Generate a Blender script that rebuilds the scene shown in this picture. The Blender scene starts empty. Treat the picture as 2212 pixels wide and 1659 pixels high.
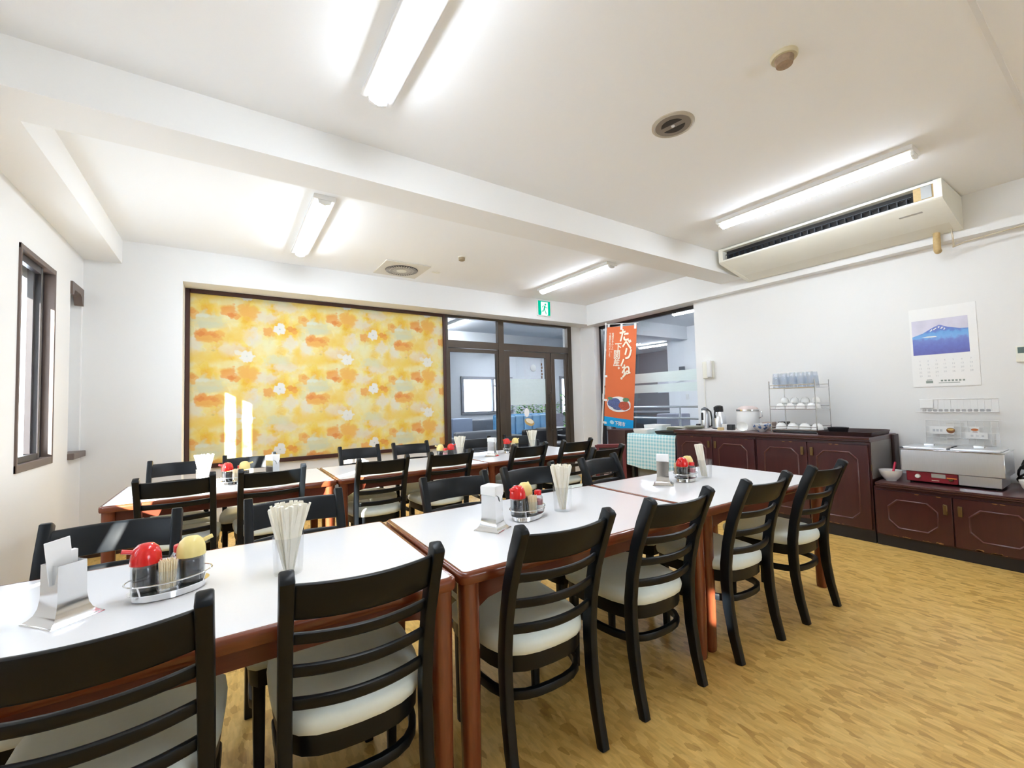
import bpy, bmesh, math, random
from mathutils import Vector, Matrix
C = bpy.context.scene.collection
rnd = random.Random(7)
PI = math.pi

# ------------------------------------------------------------------ materials
MATS = {}
def _nt(name):
    m = bpy.data.materials.new(name); m.use_nodes = True
    nt = m.node_tree; b = nt.nodes['Principled BSDF']
    return m, nt, b
def mat(name, col, rough=0.5, metal=0.0, var=0.06, scale=30.0, bump=0.0, coat=0.0, spec=0.5, stretch=None):
    m, nt, b = _nt(name); N = nt.nodes; L = nt.links
    tc = N.new('ShaderNodeTexCoord'); nz = N.new('ShaderNodeTexNoise'); nz.inputs['Scale'].default_value = scale
    nz.inputs['Detail'].default_value = 4
    if stretch:
        mp = N.new('ShaderNodeMapping'); mp.inputs['Scale'].default_value = stretch
        L.new(tc.outputs['Object'], mp.inputs['Vector']); L.new(mp.outputs['Vector'], nz.inputs['Vector'])
    else:
        L.new(tc.outputs['Object'], nz.inputs['Vector'])
    mx = N.new('ShaderNodeMix'); mx.data_type = 'RGBA'
    mx.inputs['A'].default_value = (*[min(1, c * (1 - var)) for c in col], 1)
    mx.inputs['B'].default_value = (*[min(1, c * (1 + var)) for c in col], 1)
    L.new(nz.outputs['Fac'], mx.inputs['Factor']); L.new(mx.outputs['Result'], b.inputs['Base Color'])
    b.inputs['Roughness'].default_value = rough; b.inputs['Metallic'].default_value = metal
    b.inputs['Specular IOR Level'].default_value = spec
    b.inputs['Coat Weight'].default_value = coat
    if bump:
        bp = N.new('ShaderNodeBump'); bp.inputs['Strength'].default_value = bump; bp.inputs['Distance'].default_value = 0.002
        L.new(nz.outputs['Fac'], bp.inputs['Height']); L.new(bp.outputs['Normal'], b.inputs['Normal'])
    MATS[name] = m
    return m
def clear(name, tint=(0.95, 0.97, 0.98), gloss=0.12, rough=0.02, haze=0.0, hazecol=(0.9, 0.92, 0.93)):
    m = bpy.data.materials.new(name); m.use_nodes = True; nt = m.node_tree; N = nt.nodes; L = nt.links
    N.clear(); out = N.new('ShaderNodeOutputMaterial')
    tr = N.new('ShaderNodeBsdfTransparent'); tr.inputs['Color'].default_value = (*tint, 1)
    gl = N.new('ShaderNodeBsdfGlossy'); gl.inputs['Roughness'].default_value = rough
    fr = N.new('ShaderNodeLayerWeight'); fr.inputs['Blend'].default_value = 0.35
    mu = N.new('ShaderNodeMath'); mu.operation = 'MULTIPLY'; mu.inputs[1].default_value = gloss * 4
    ad = N.new('ShaderNodeMath'); ad.operation = 'MULTIPLY_ADD'; ad.inputs[1].default_value = gloss * 3; ad.inputs[2].default_value = gloss * 0.35; ad.use_clamp = True
    L.new(fr.outputs['Fresnel'], ad.inputs[0])
    mx = N.new('ShaderNodeMixShader'); L.new(ad.outputs[0], mx.inputs[0]); L.new(tr.outputs[0], mx.inputs[1]); L.new(gl.outputs[0], mx.inputs[2])
    last = mx
    if haze:
        df = N.new('ShaderNodeBsdfDiffuse'); df.inputs['Color'].default_value = (*hazecol, 1)
        tl = N.new('ShaderNodeBsdfTranslucent'); tl.inputs['Color'].default_value = (*hazecol, 1)
        m0 = N.new('ShaderNodeMixShader'); m0.inputs[0].default_value = 0.5; L.new(df.outputs[0], m0.inputs[1]); L.new(tl.outputs[0], m0.inputs[2])
        nz = N.new('ShaderNodeTexNoise'); nz.inputs['Scale'].default_value = 12
        mr = N.new('ShaderNodeMapRange'); mr.inputs['To Min'].default_value = haze * 0.95; mr.inputs['To Max'].default_value = min(1, haze * 1.05)
        L.new(nz.outputs['Fac'], mr.inputs['Value'])
        m2 = N.new('ShaderNodeMixShader'); L.new(mr.outputs[0], m2.inputs[0]); L.new(mx.outputs[0], m2.inputs[1]); L.new(m0.outputs[0], m2.inputs[2])
        last = m2
    L.new(last.outputs[0], out.inputs['Surface'])
    MATS[name] = m
    return m
def emit(name, col, strength):
    m = bpy.data.materials.new(name); m.use_nodes = True; nt = m.node_tree; N = nt.nodes; L = nt.links
    N.clear(); out = N.new('ShaderNodeOutputMaterial'); e = N.new('ShaderNodeEmission')
    nz = N.new('ShaderNodeTexNoise'); nz.inputs['Scale'].default_value = 3
    mx = N.new('ShaderNodeMix'); mx.data_type = 'RGBA'; mx.inputs['A'].default_value = (*col, 1); mx.inputs['B'].default_value = (*[c * 0.985 for c in col], 1)
    L.new(nz.outputs['Fac'], mx.inputs['Factor']); L.new(mx.outputs['Result'], e.inputs['Color'])
    e.inputs['Strength'].default_value = strength
    L.new(e.outputs[0], out.inputs['Surface']); MATS[name] = m
    return m

LAMP = 15.0
WALL = mat('white_wallpaper', (0.82, 0.82, 0.81), 0.85, var=0.012, scale=260, bump=0.06)
CEIL = mat('ceiling_paper', (0.89, 0.90, 0.905), 0.9, var=0.012, scale=200, bump=0.05)
BEAMM = mat('beam_paint', (0.84, 0.835, 0.815), 0.85, var=0.012, scale=150)
BLACK = mat('black_lacquer', (0.0035, 0.0052, 0.0072), 0.38, var=0.25, scale=14, spec=0.3)
VINYL = mat('cream_vinyl', (0.80, 0.85, 0.78), 0.42, var=0.03, scale=60, bump=0.03)
LAMI = mat('white_laminate', (0.86, 0.865, 0.885), 0.2, var=0.01, scale=90)
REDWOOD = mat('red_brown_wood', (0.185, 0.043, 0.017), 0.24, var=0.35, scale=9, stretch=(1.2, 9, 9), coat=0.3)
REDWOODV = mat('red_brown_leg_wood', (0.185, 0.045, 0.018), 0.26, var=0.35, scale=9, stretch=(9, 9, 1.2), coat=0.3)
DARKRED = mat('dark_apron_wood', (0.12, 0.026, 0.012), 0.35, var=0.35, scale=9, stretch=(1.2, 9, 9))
CHROME = mat('chrome', (0.82, 0.83, 0.84), 0.12, metal=1.0, var=0.03, scale=20)
STEEL = mat('brushed_steel', (0.84, 0.865, 0.90), 0.3, metal=1.0, var=0.05, scale=16, stretch=(1, 20, 1))
PAPER = mat('white_paper', (0.88, 0.88, 0.87), 0.8, var=0.015)
PAPERW = mat('chopstick_paper', (0.88, 0.84, 0.73), 0.75, var=0.05, scale=40)
REDPL = mat('red_plastic', (0.74, 0.015, 0.015), 0.2, var=0.06, coat=0.4)
YELPL = mat('yellow_plastic', (0.86, 0.70, 0.27), 0.3, var=0.04)
SOY = mat('dark_sauce', (0.012, 0.011, 0.016), 0.12, var=0.2, coat=0.5)
PICK = mat('toothpick_wood', (0.86, 0.73, 0.50), 0.7, var=0.12, scale=200)
PINK = mat('pink_seasoning', (0.62, 0.24, 0.25), 0.8, var=0.25, scale=300)
CLEARP = clear('clear_plastic', (0.98, 0.983, 0.986), gloss=0.06, haze=0.03)
CLEARG = clear('clear_glass', (0.97, 0.98, 0.985), gloss=0.10)
BLUEG = clear('bluish_tumbler_glass', (0.968, 0.98, 0.995), gloss=0.06, haze=0.16, hazecol=(0.88, 0.93, 1.0))
PANE = clear('window_glass', (0.95, 0.97, 0.98), gloss=0.035)
FROST = clear('frosted_film', (0.9, 0.95, 0.94), gloss=0.02, haze=0.86, hazecol=(0.86, 0.93, 0.92))
BRONZE = mat('bronze_aluminium', (0.085, 0.066, 0.05), 0.38, metal=0.35, var=0.08, scale=12)
WINFR = mat('brown_window_frame', (0.155, 0.115, 0.098), 0.42, metal=0.2, var=0.06)
SASH = mat('dark_sash', (0.02, 0.015, 0.016), 0.35, var=0.1)
FRAMEW = mat('dark_wood_frame', (0.055, 0.018, 0.013), 0.4, var=0.25, scale=10)
CREAM = mat('aged_cream_plastic', (0.82, 0.81, 0.72), 0.45, var=0.03, scale=8)
CREAM2 = mat('aged_cream_lower', (0.76, 0.74, 0.64), 0.5, var=0.04, scale=6)
GREYPL = mat('grey_plastic', (0.40, 0.41, 0.40), 0.5, var=0.05)
DARKPL = mat('dark_vane_plastic', (0.022, 0.027, 0.036), 0.4, var=0.1)
WHITEM = mat('white_enamel', (0.80, 0.80, 0.79), 0.4, var=0.015)
TAN = mat('tan_pipe_tape', (0.58, 0.42, 0.2), 0.7, var=0.2, scale=60)
WHITEC = mat('white_ceramic', (0.84, 0.84, 0.82), 0.15, var=0.015, coat=0.4)
WALNUT = mat('dark_walnut', (0.035, 0.014, 0.012), 0.4, var=0.3, scale=10)
BLACKPL = mat('black_plastic', (0.014, 0.014, 0.016), 0.35, var=0.1)
BRASS = mat('old_brass', (0.20, 0.13, 0.055), 0.42, metal=0.8, var=0.2, scale=60)
GREYSIDE = mat('grey_laminate_side', (0.205, 0.19, 0.18), 0.32, var=0.04)
KICK = mat('black_kick', (0.014, 0.012, 0.016), 0.55, var=0.1)
GREEN = mat('leaf_green', (0.09, 0.25, 0.05), 0.6, var=0.5, scale=30)
BLUEQ = mat('blue_quilt', (0.12, 0.33, 0.56), 0.5, var=0.25, scale=6)
GREYSF = mat('grey_upholstery', (0.16, 0.17, 0.19), 0.6, var=0.1)
LOBW = mat('lobby_wall_paper', (0.38, 0.40, 0.43), 0.9, var=0.02)
LOBC = mat('lobby_ceiling_paper', (0.66, 0.68, 0.71), 0.9, var=0.02)
LOBF = mat('lobby_floor_tile', (0.20, 0.21, 0.23), 0.4, var=0.08, scale=3)
LAMPM = emit('lit_diffuser', (0.88, 0.965, 1.08), LAMP)
LOBLAMP = emit('lobby_lit_diffuser', (0.94, 0.975, 1.03), 42.0)
EXITE = emit('exit_sign_white', (0.93, 1.0, 0.97), 0.36)
EXITG = emit('exit_sign_green', (0.0, 0.46, 0.27), 0.34)
ORANGE = mat('orange_banner_cloth', (0.72, 0.165, 0.055), 0.75, var=0.06, scale=5)
BLUEB = mat('blue_banner_cloth', (0.0, 0.37, 0.78), 0.75, var=0.03)
IVORY = mat('ivory_print', (0.90, 0.82, 0.66), 0.8, var=0.03)
WHITEP = mat('white_print', (0.85, 0.85, 0.84), 0.8, var=0.02)
INK = mat('grey_ink', (0.28, 0.33, 0.30), 0.8, var=0.1)
INKL = mat('light_grey_ink', (0.60, 0.61, 0.63), 0.8, var=0.05)

def wood_cabinet():
    m, nt, b = _nt('maroon_cabinet_paint'); N = nt.nodes; L = nt.links
    tc = N.new('ShaderNodeTexCoord'); mp = N.new('ShaderNodeMapping'); mp.inputs['Scale'].default_value = (12, 12, 1.3)
    L.new(tc.outputs['Object'], mp.inputs['Vector'])
    nz = N.new('ShaderNodeTexNoise'); nz.inputs['Scale'].default_value = 4; nz.inputs['Detail'].default_value = 5
    L.new(mp.outputs[0], nz.inputs['Vector'])
    r = N.new('ShaderNodeValToRGB'); r.color_ramp.elements[0].color = (0.040, 0.0095, 0.0115, 1); r.color_ramp.elements[1].color = (0.072, 0.0165, 0.019, 1)
    L.new(nz.outputs['Fac'], r.inputs[0]); L.new(r.outputs[0], b.inputs['Base Color'])
    b.inputs['Roughness'].default_value = 0.3; b.inputs['Coat Weight'].default_value = 0.2
    return m
CAB = wood_cabinet()
CABL = mat('worn_maroon_moulding', (0.105, 0.036, 0.033), 0.35, var=0.4, scale=40)
CHIP = mat('bare_chipped_wood', (0.30, 0.155, 0.06), 0.8, var=0.4, scale=120)

def floor_mat():
    m, nt, b = _nt('parquet_vinyl'); N = nt.nodes; L = nt.links
    tc = N.new('ShaderNodeTexCoord')
    def cells(sx, sy, rot, rnd_, off):
        mp = N.new('ShaderNodeMapping'); mp.inputs['Scale'].default_value = (sx, sy, 0); mp.inputs['Rotation'].default_value = (0, 0, rot); mp.inputs['Location'].default_value = (off, off * 2, 0)
        L.new(tc.outputs['Object'], mp.inputs['Vector'])
        v = N.new('ShaderNodeTexVoronoi'); v.voronoi_dimensions = '2D'; v.distance = 'CHEBYCHEV'; v.inputs['Scale'].default_value = 1; v.inputs['Randomness'].default_value = rnd_
        L.new(mp.outputs[0], v.inputs['Vector'])
        sp = N.new('ShaderNodeSeparateColor'); L.new(v.outputs['Color'], sp.inputs[0]); return sp.outputs[0]
    r = N.new('ShaderNodeValToRGB'); e = r.color_ramp.elements; r.color_ramp.interpolation = 'LINEAR'
    e[0].position = 0.0; e[0].color = (0.57, 0.34, 0.088, 1); e[1].position = 1.0; e[1].color = (0.83, 0.565, 0.19, 1)
    for p, c in ((0.12, (0.62, 0.38, 0.10)), (0.24, (0.73, 0.465, 0.135)), (0.5, (0.76, 0.50, 0.152)), (0.8, (0.80, 0.54, 0.173))): q = e.new(p); q.color = (*c, 1)
    L.new(cells(44, 18, 0.0, 0.9, 0.0), r.inputs[0])
    r2 = N.new('ShaderNodeValToRGB'); e = r2.color_ramp.elements; e[0].position = 0.0; e[0].color = (0.84, 0.79, 0.70, 1); e[1].position = 0.35; e[1].color = (1.02, 1.01, 0.99, 1)
    L.new(cells(66, 26, 0.0, 1.0, 3.3), r2.inputs[0])
    mu = N.new('ShaderNodeMix'); mu.data_type = 'RGBA'; mu.blend_type = 'MULTIPLY'; mu.inputs['Factor'].default_value = 0.8
    L.new(r.outputs[0], mu.inputs['A']); L.new(r2.outputs[0], mu.inputs['B'])
    mp2 = N.new('ShaderNodeMapping'); mp2.inputs['Scale'].default_value = (90, 14, 1); L.new(tc.outputs['Object'], mp2.inputs['Vector'])
    nz = N.new('ShaderNodeTexNoise'); nz.inputs['Scale'].default_value = 1.0; nz.inputs['Detail'].default_value = 4; L.new(mp2.outputs[0], nz.inputs['Vector'])
    rp = N.new('ShaderNodeValToRGB'); rp.color_ramp.elements[0].position = 0.3; rp.color_ramp.elements[1].position = 0.65
    rp.color_ramp.elements[0].color = (0.88, 0.85, 0.80, 1); rp.color_ramp.elements[1].color = (1.03, 1.02, 1.0, 1)
    L.new(nz.outputs['Fac'], rp.inputs[0])
    m2 = N.new('ShaderNodeMix'); m2.data_type = 'RGBA'; m2.blend_type = 'MULTIPLY'; m2.inputs['Factor'].default_value = 1
    L.new(mu.outputs['Result'], m2.inputs['A']); L.new(rp.outputs[0], m2.inputs['B'])
    L.new(m2.outputs['Result'], b.inputs['Base Color'])
    b.inputs['Roughness'].default_value = 0.38; b.inputs['Specular IOR Level'].default_value = 0.35
    return m
FLOOR = floor_mat()

def wallpaper_mat():
    m, nt, b = _nt('floral_wallpaper'); N = nt.nodes; L = nt.links
    def math_(op, a, c=None, d=None, clamp=False):
        n = N.new('ShaderNodeMath'); n.operation = op; n.use_clamp = clamp
        for i, v in enumerate((a, c, d)):
            if v is None: continue
            if isinstance(v, (int, float)): n.inputs[i].default_value = v
            else: L.new(v, n.inputs[i])
        return n.outputs[0]
    TW, TH = 1.05, 0.68
    tc = N.new('ShaderNodeTexCoord'); sp = N.new('ShaderNodeSeparateXYZ'); L.new(tc.outputs['Object'], sp.inputs[0])
    X, Z = sp.outputs['X'], sp.outputs['Z']
    def per(cyc, W=TW, H=TH):
        au = math_('MULTIPLY', X, 2 * PI / W); av = math_('MULTIPLY', Z, 2 * PI / H)
        R = cyc / (2 * PI)
        cb = N.new('ShaderNodeCombineXYZ')
        L.new(math_('MULTIPLY', math_('COSINE', au), R * W), cb.inputs[0]); L.new(math_('MULTIPLY', math_('SINE', au), R * W), cb.inputs[1])
        L.new(math_('MULTIPLY', math_('COSINE', av), R * H), cb.inputs[2])
        return cb.outputs[0], math_('MULTIPLY', math_('SINE', av), R * H)
    v1, w1 = per(1.0)
    def noise(sc, det=3, dist=0.0):
        n = N.new('ShaderNodeTexNoise'); n.noise_dimensions = '4D'; n.inputs['Scale'].default_value = sc; n.inputs['Detail'].default_value = det
        n.inputs['Distortion'].default_value = dist
        L.new(v1, n.inputs['Vector']); L.new(w1, n.inputs['W']); return n
    n1, n2, n3 = noise(5, 3), noise(9, 4), noise(26, 4)
    rp = N.new('ShaderNodeValToRGB'); e = rp.color_ramp.elements
    e[0].position = 0.28; e[0].color = (0.88, 0.53, 0.12, 1); e[1].position = 0.72; e[1].color = (0.80, 0.77, 0.50, 1)
    for p, c in ((0.40, (0.89, 0.61, 0.14)), (0.48, (0.89, 0.66, 0.20)), (0.56, (0.87, 0.71, 0.29)), (0.64, (0.83, 0.74, 0.42))):
        q = e.new(p); q.color = (*c, 1)
    L.new(n1.outputs['Fac'], rp.inputs[0])
    cur = rp.outputs[0]
    # brushed daubs
    vo = N.new('ShaderNodeTexVoronoi'); vo.voronoi_dimensions = '4D'; vo.inputs['Scale'].default_value = 15; L.new(v1, vo.inputs['Vector']); L.new(w1, vo.inputs['W'])
    hs = N.new('ShaderNodeHueSaturation'); hs.inputs['Saturation'].default_value = 0.35; L.new(vo.outputs['Color'], hs.inputs['Color'])
    mx = N.new('ShaderNodeMix'); mx.data_type = 'RGBA'; mx.blend_type = 'SOFT_LIGHT'; mx.inputs['Factor'].default_value = 0.28
    L.new(cur, mx.inputs['A']); L.new(hs.outputs[0], mx.inputs['B']); cur = mx.outputs['Result']
    n4 = noise(13, 2)
    wob = math_('ADD', math_('MULTIPLY_ADD', n3.outputs['Fac'], 0.9, -0.45), math_('MULTIPLY_ADD', n4.outputs['Fac'], 1.3, -0.65))
    def blob(cx, cy, rx, ry, col, petals=5, amp=0.2, soft=0.12, op=0.9, ph=0.0):
        nonlocal cur
        dx = math_('SUBTRACT', X, cx); dz = math_('SUBTRACT', Z, cy)
        dx = math_('WRAP', dx, TW / 2, -TW / 2); dz = math_('WRAP', dz, TH / 2, -TH / 2)
        dx = math_('DIVIDE', dx, rx); dz = math_('DIVIDE', dz, ry)
        rr = math_('SQRT', math_('ADD', math_('MULTIPLY', dx, dx), math_('MULTIPLY', dz, dz)))
        if petals:
            an = math_('ARCTAN2', dz, dx)
            rr = math_('ADD', rr, math_('MULTIPLY', math_('COSINE', math_('MULTIPLY_ADD', an, petals, ph)), -amp))
        rr = math_('ADD', rr, wob)
        mk = N.new('ShaderNodeMapRange'); mk.interpolation_type = 'SMOOTHSTEP'
        mk.inputs['From Min'].default_value = 1 - soft; mk.inputs['From Max'].default_value = 1 + soft
        mk.inputs['To Min'].default_value = op; mk.inputs['To Max'].default_value = 0
        L.new(rr, mk.inputs['Value'])
        q = N.new('ShaderNodeMix'); q.data_type = 'RGBA'; L.new(mk.outputs[0], q.inputs['Factor']); L.new(cur, q.inputs['A']); q.inputs['B'].default_value = (*col, 1)
        cur = q.outputs['Result']
    OX, OZ = -0.17, 2.04
    PG = (0.70, 0.70, 0.50); LI = (0.78, 0.76, 0.73); OR = (0.84, 0.40, 0.15); RO = (0.76, 0.27, 0.10); OY = (0.87, 0.52, 0.18); WH = (0.84, 0.84, 0.81)
    for a in ((0.0, 0.17, 0.17, 0.085, PG, 0, 0, 0.45, 0.8), (0.02, 0.11, 0.13, 0.04, (0.64, 0.67, 0.50), 0, 0, 0.4, 0.7), (-0.05, 0.21, 0.09, 0.02, (0.74, 0.78, 0.70), 0, 0, 0.4, 0.7),
              (0.40, 0.01, 0.075, 0.11, LI, 4, 0.12, 0.35, 0.75), (0.78, -0.05, 0.07, 0.09, LI, 4, 0.12, 0.35, 0.65), (0.94, -0.10, 0.06, 0.10, LI, 0, 0, 0.4, 0.6),
              (0.72, -0.31, 0.13, 0.06, LI, 0, 0, 0.4, 0.65), (0.53, -0.12, 0.14, 0.10, (0.84, 0.79, 0.48), 0, 0, 0.5, 0.6),
              (0.66, -0.24, 0.13, 0.05, PG, 0, 0, 0.45, 0.75), (0.20, -0.14, 0.14, 0.07, LI, 0, 0, 0.5, 0.55), (0.53, 0.24, 0.12, 0.06, LI, 0, 0, 0.5, 0.65), (0.15, -0.30, 0.14, 0.05, (0.83, 0.80, 0.52), 0, 0, 0.5, 0.6),
              (0.24, 0.03, 0.17, 0.08, (0.90, 0.66, 0.22), 0, 0, 0.5, 0.6), (0.90, -0.22, 0.14, 0.08, (0.90, 0.66, 0.22), 0, 0, 0.5, 0.55), (0.05, -0.22, 0.14, 0.07, (0.89, 0.66, 0.20), 0, 0, 0.4, 0.6),
              (-0.05, 0.015, 0.075, 0.055, OR, 5, 0.10, 0.22, 0.9), (0.05, 0.0, 0.075, 0.06, OR, 4, 0.10, 0.22, 0.9), (0.0, -0.035, 0.10, 0.035, OY, 5, 0.1, 0.3, 0.8), (0.10, 0.03, 0.045, 0.03, OY, 4, 0.1, 0.25, 0.8),
              (0.19, 0.28, 0.075, 0.06, OR, 5, 0.10, 0.22, 0.85), (0.24, 0.23, 0.05, 0.04, OR, 5, 0.1, 0.22, 0.8), (0.36, 0.285, 0.095, 0.075, OY, 4, 0.1, 0.28, 0.9), (0.31, 0.33, 0.05, 0.03, OY, 4, 0.1, 0.28, 0.8), (0.40, 0.24, 0.05, 0.04, OY, 4, 0.1, 0.28, 0.7),
              (0.21, 0.235, 0.035, 0.025, RO, 5, 0.15, 0.2, 0.6), (-0.06, 0.015, 0.032, 0.025, RO, 4, 0.15, 0.2, 0.5), (0.06, 0.01, 0.03, 0.025, RO, 4, 0.15, 0.2, 0.4),
              (0.56, 0.075, 0.055, 0.05, OR, 5, 0.12, 0.2, 0.8), (0.60, 0.05, 0.035, 0.03, OY, 4, 0.12, 0.2, 0.8), (0.78, 0.125, 0.05, 0.032, RO, 4, 0.15, 0.2, 0.65), (0.82, 0.095, 0.035, 0.03, OR, 4, 0.15, 0.2, 0.65), (0.91, 0.235, 0.06, 0.055, OY, 5, 0.12, 0.22, 0.85), (0.92, 0.25, 0.025, 0.022, OR, 5, 0.12, 0.2, 0.7),
              (0.67, 0.115, 0.062, 0.062, WH, 7, 0.08, 0.14, 0.95), (0.35, -0.205, 0.070, 0.062, WH, 7, 0.08, 0.14, 0.9), (0.27, -0.17, 0.04, 0.03, WH, 5, 0.08, 0.2, 0.6), (0.35, -0.205, 0.010, 0.010, (0.6, 0.64, 0.6), 0, 0, 0.3, 0.6), (0.67, 0.115, 0.010, 0.010, (0.5, 0.58, 0.58), 0, 0, 0.3, 0.7),
              (0.05, -0.155, 0.018, 0.010, (0.62, 0.50, 0.22), 4, 0.2, 0.3, 0.5)):
        blob(a[0] + OX, a[1] + OZ, *a[2:])
    f = N.new('ShaderNodeMix'); f.data_type = 'RGBA'; f.blend_type = 'OVERLAY'; f.inputs['Factor'].default_value = 0.12
    L.new(cur, f.inputs['A']); L.new(n2.outputs['Fac'], f.inputs['B'])
    hv = N.new('ShaderNodeHueSaturation'); hv.inputs['Value'].default_value = 0.92; hv.inputs['Saturation'].default_value = 1.08; L.new(f.outputs['Result'], hv.inputs['Color'])
    L.new(hv.outputs[0], b.inputs['Base Color']); b.inputs['Roughness'].default_value = 0.6; b.inputs['Specular IOR Level'].default_value = 0.3
    return m
FLORAL = wallpaper_mat()

def gingham_mat():
    m, nt, b = _nt('aqua_gingham'); N = nt.nodes; L = nt.links
    tc = N.new('ShaderNodeTexCoord'); sp = N.new('ShaderNodeSeparateXYZ'); L.new(tc.outputs['UV'], sp.inputs[0])
    def stripe(s):
        f = N.new('ShaderNodeMath'); f.operation = 'MULTIPLY'; f.inputs[1].default_value = 1 / 0.045; L.new(s, f.inputs[0])
        g = N.new('ShaderNodeMath'); g.operation = 'FRACT'; L.new(f.outputs[0], g.inputs[0])
        h = N.new('ShaderNodeMath'); h.operation = 'GREATER_THAN'; h.inputs[1].default_value = 0.5; L.new(g.outputs[0], h.inputs[0]); return h.outputs[0]
    a = N.new('ShaderNodeMath'); a.operation = 'ADD'; L.new(stripe(sp.outputs['X']), a.inputs[0]); L.new(stripe(sp.outputs['Y']), a.inputs[1])
    d = N.new('ShaderNodeMath'); d.operation = 'MULTIPLY'; d.inputs[1].default_value = 0.5; L.new(a.outputs[0], d.inputs[0])
    r = N.new('ShaderNodeValToRGB'); e = r.color_ramp.elements; e[0].color = (0.76, 0.87, 0.89, 1); e[1].color = (0.30, 0.62, 0.70, 1); q = e.new(0.5); q.color = (0.53, 0.77, 0.82, 1)
    L.new(d.outputs[0], r.inputs[0]); L.new(r.outputs[0], b.inputs['Base Color']); b.inputs['Roughness'].default_value = 0.7
    return m
GINGHAM = gingham_mat()

# ------------------------------------------------------------------ mesh helpers
def BM(): return bmesh.new()
def box(bm, x0, x1, y0, y1, z0, z1, bev=0.0, seg=2, mtx=None):
    vs = [bm.verts.new((x, y, z)) for z in (z0, z1) for y in (y0, y1) for x in (x0, x1)]
    fs = [bm.faces.new([vs[i] for i in f]) for f in ((0, 2, 3, 1), (4, 5, 7, 6), (0, 1, 5, 4), (2, 6, 7, 3), (0, 4, 6, 2), (1, 3, 7, 5))]
    out = vs
    if bev:
        es = list({e for f in fs for e in f.edges})
        r = bmesh.ops.bevel(bm, geom=es, offset=bev, segments=seg, affect='EDGES', profile=0.6)
        out = list({v for f in r['faces'] for v in f.verts} | {v for v in vs if v.is_valid})
    if mtx is not None: bmesh.ops.transform(bm, matrix=mtx, verts=out)
    return out
def loft(bm, rings, cap0=True, cap1=True, closed=True):
    R = [[bm.verts.new(p) for p in r] for r in rings]
    n = len(R[0])
    for a, b in zip(R[:-1], R[1:]):
        for i in range(n if closed else n - 1):
            j = (i + 1) % n
            bm.faces.new((a[i], a[j], b[j], b[i]))
    if cap0: bm.faces.new(list(reversed(R[0])))
    if cap1: bm.faces.new(R[-1])
    return [v for r in R for v in r]
def lathe(bm, prof, cx=0, cy=0, seg=24, sx=1, sy=1, cap0=True, cap1=True, ang=0):
    return loft(bm, [[(cx + r * sx * math.cos(2 * PI * i / seg + ang), cy + r * sy * math.sin(2 * PI * i / seg + ang), z) for i in range(seg)] for r, z in prof], cap0, cap1)
def prism(bm, outline, a0, a1, axis='z'):
    def P(p, a):
        return (p[0], p[1], a) if axis == 'z' else ((p[0], a, p[1]) if axis == 'y' else (a, p[0], p[1]))
    return loft(bm, [[P(p, a0) for p in outline], [P(p, a1) for p in outline]])
def sweep(bm, pts, prof, up=Vector((0, 0, 1)), cap=True, scales=None):
    """prof: list of (side, up) offsets, swept along pts"""
    pts = [Vector(p) for p in pts]; rings = []
    for i, p in enumerate(pts):
        t = (pts[min(i + 1, len(pts) - 1)] - pts[max(i - 1, 0)]).normalized()
        s = t.cross(up)
        if s.length < 1e-5: s = t.cross(Vector((0, 1, 0)))
        s.normalize(); u = s.cross(t).normalized()
        k = scales[i] if scales else (1, 1)
        rings.append([p + s * a * k[0] + u * b * k[1] for a, b in prof])
    return loft(bm, rings, cap, cap)
def circ(r, n=10): return [(r * math.cos(2 * PI * i / n), r * math.sin(2 * PI * i / n)) for i in range(n)]
def tube(bm, pts, r, n=8, up=Vector((0, 0, 1))): return sweep(bm, pts, circ(r, n), up)
def rrect(w, h, r, n=3):
    out = []
    for cx, cy, a0 in ((w / 2 - r, h / 2 - r, 0), (-w / 2 + r, h / 2 - r, 90), (-w / 2 + r, -h / 2 + r, 180), (w / 2 - r, -h / 2 + r, 270)):
        for i in range(n + 1):
            a = math.radians(a0 + 90 * i / n); out.append((cx + r * math.cos(a), cy + r * math.sin(a)))
    return out
def finish(bm, name, m, smooth=40):
    bmesh.ops.recalc_face_normals(bm, faces=bm.faces)
    me = bpy.data.meshes.new(name); bm.to_mesh(me); bm.free()
    me.materials.append(m)
    if smooth:
        me.polygons.foreach_set('use_smooth', [True] * len(me.polygons))
        me.set_sharp_from_angle(angle=math.radians(smooth))
    return me
def obj(name, bm, m, parent=None, smooth=40, label=None):
    me = bm if isinstance(bm, bpy.types.Mesh) else finish(bm, name, m, smooth)
    o = bpy.data.objects.new(name, me); C.objects.link(o)
    if parent: o.parent = parent
    if label: o['label'] = label
    return o
def thing(name, label, cat, loc=(0, 0, 0), rotz=0, group=None):
    o = bpy.data.objects.new(name, None); C.objects.link(o); o.empty_display_size = 0.05
    o.location = loc; o.rotation_euler = (0, 0, rotz); o['label'] = label; o['category'] = cat
    if group: o['group'] = group
    return o
def tag(o, label, cat, group=None, loc=None, rot=None):
    o['label'] = label; o['category'] = cat
    if group: o['group'] = group
    if loc: o.location = loc
    if rot: o.rotation_euler = rot
    return o
def struct(name, bm, m, parent=None, smooth=0):
    o = obj(name, bm, m, parent, smooth)
    if not parent: o['kind'] = 'structure'
    return o
def sempty(name, loc=(0, 0, 0)):
    o = bpy.data.objects.new(name, None); C.objects.link(o); o.location = loc; o['kind'] = 'structure'; return o
def dup(root, loc, rotz=0, label=None, group=None, rot=None):
    r = root.copy(); C.objects.link(r); r.location = loc; r.rotation_euler = rot if rot else (0, 0, rotz)
    if label: r['label'] = label
    if group: r['group'] = group
    for ch in list(root.children):
        c = ch.copy(); C.objects.link(c); c.parent = r
        for g in list(ch.children):
            d = g.copy(); C.objects.link(d); d.parent = c
    return r
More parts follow.
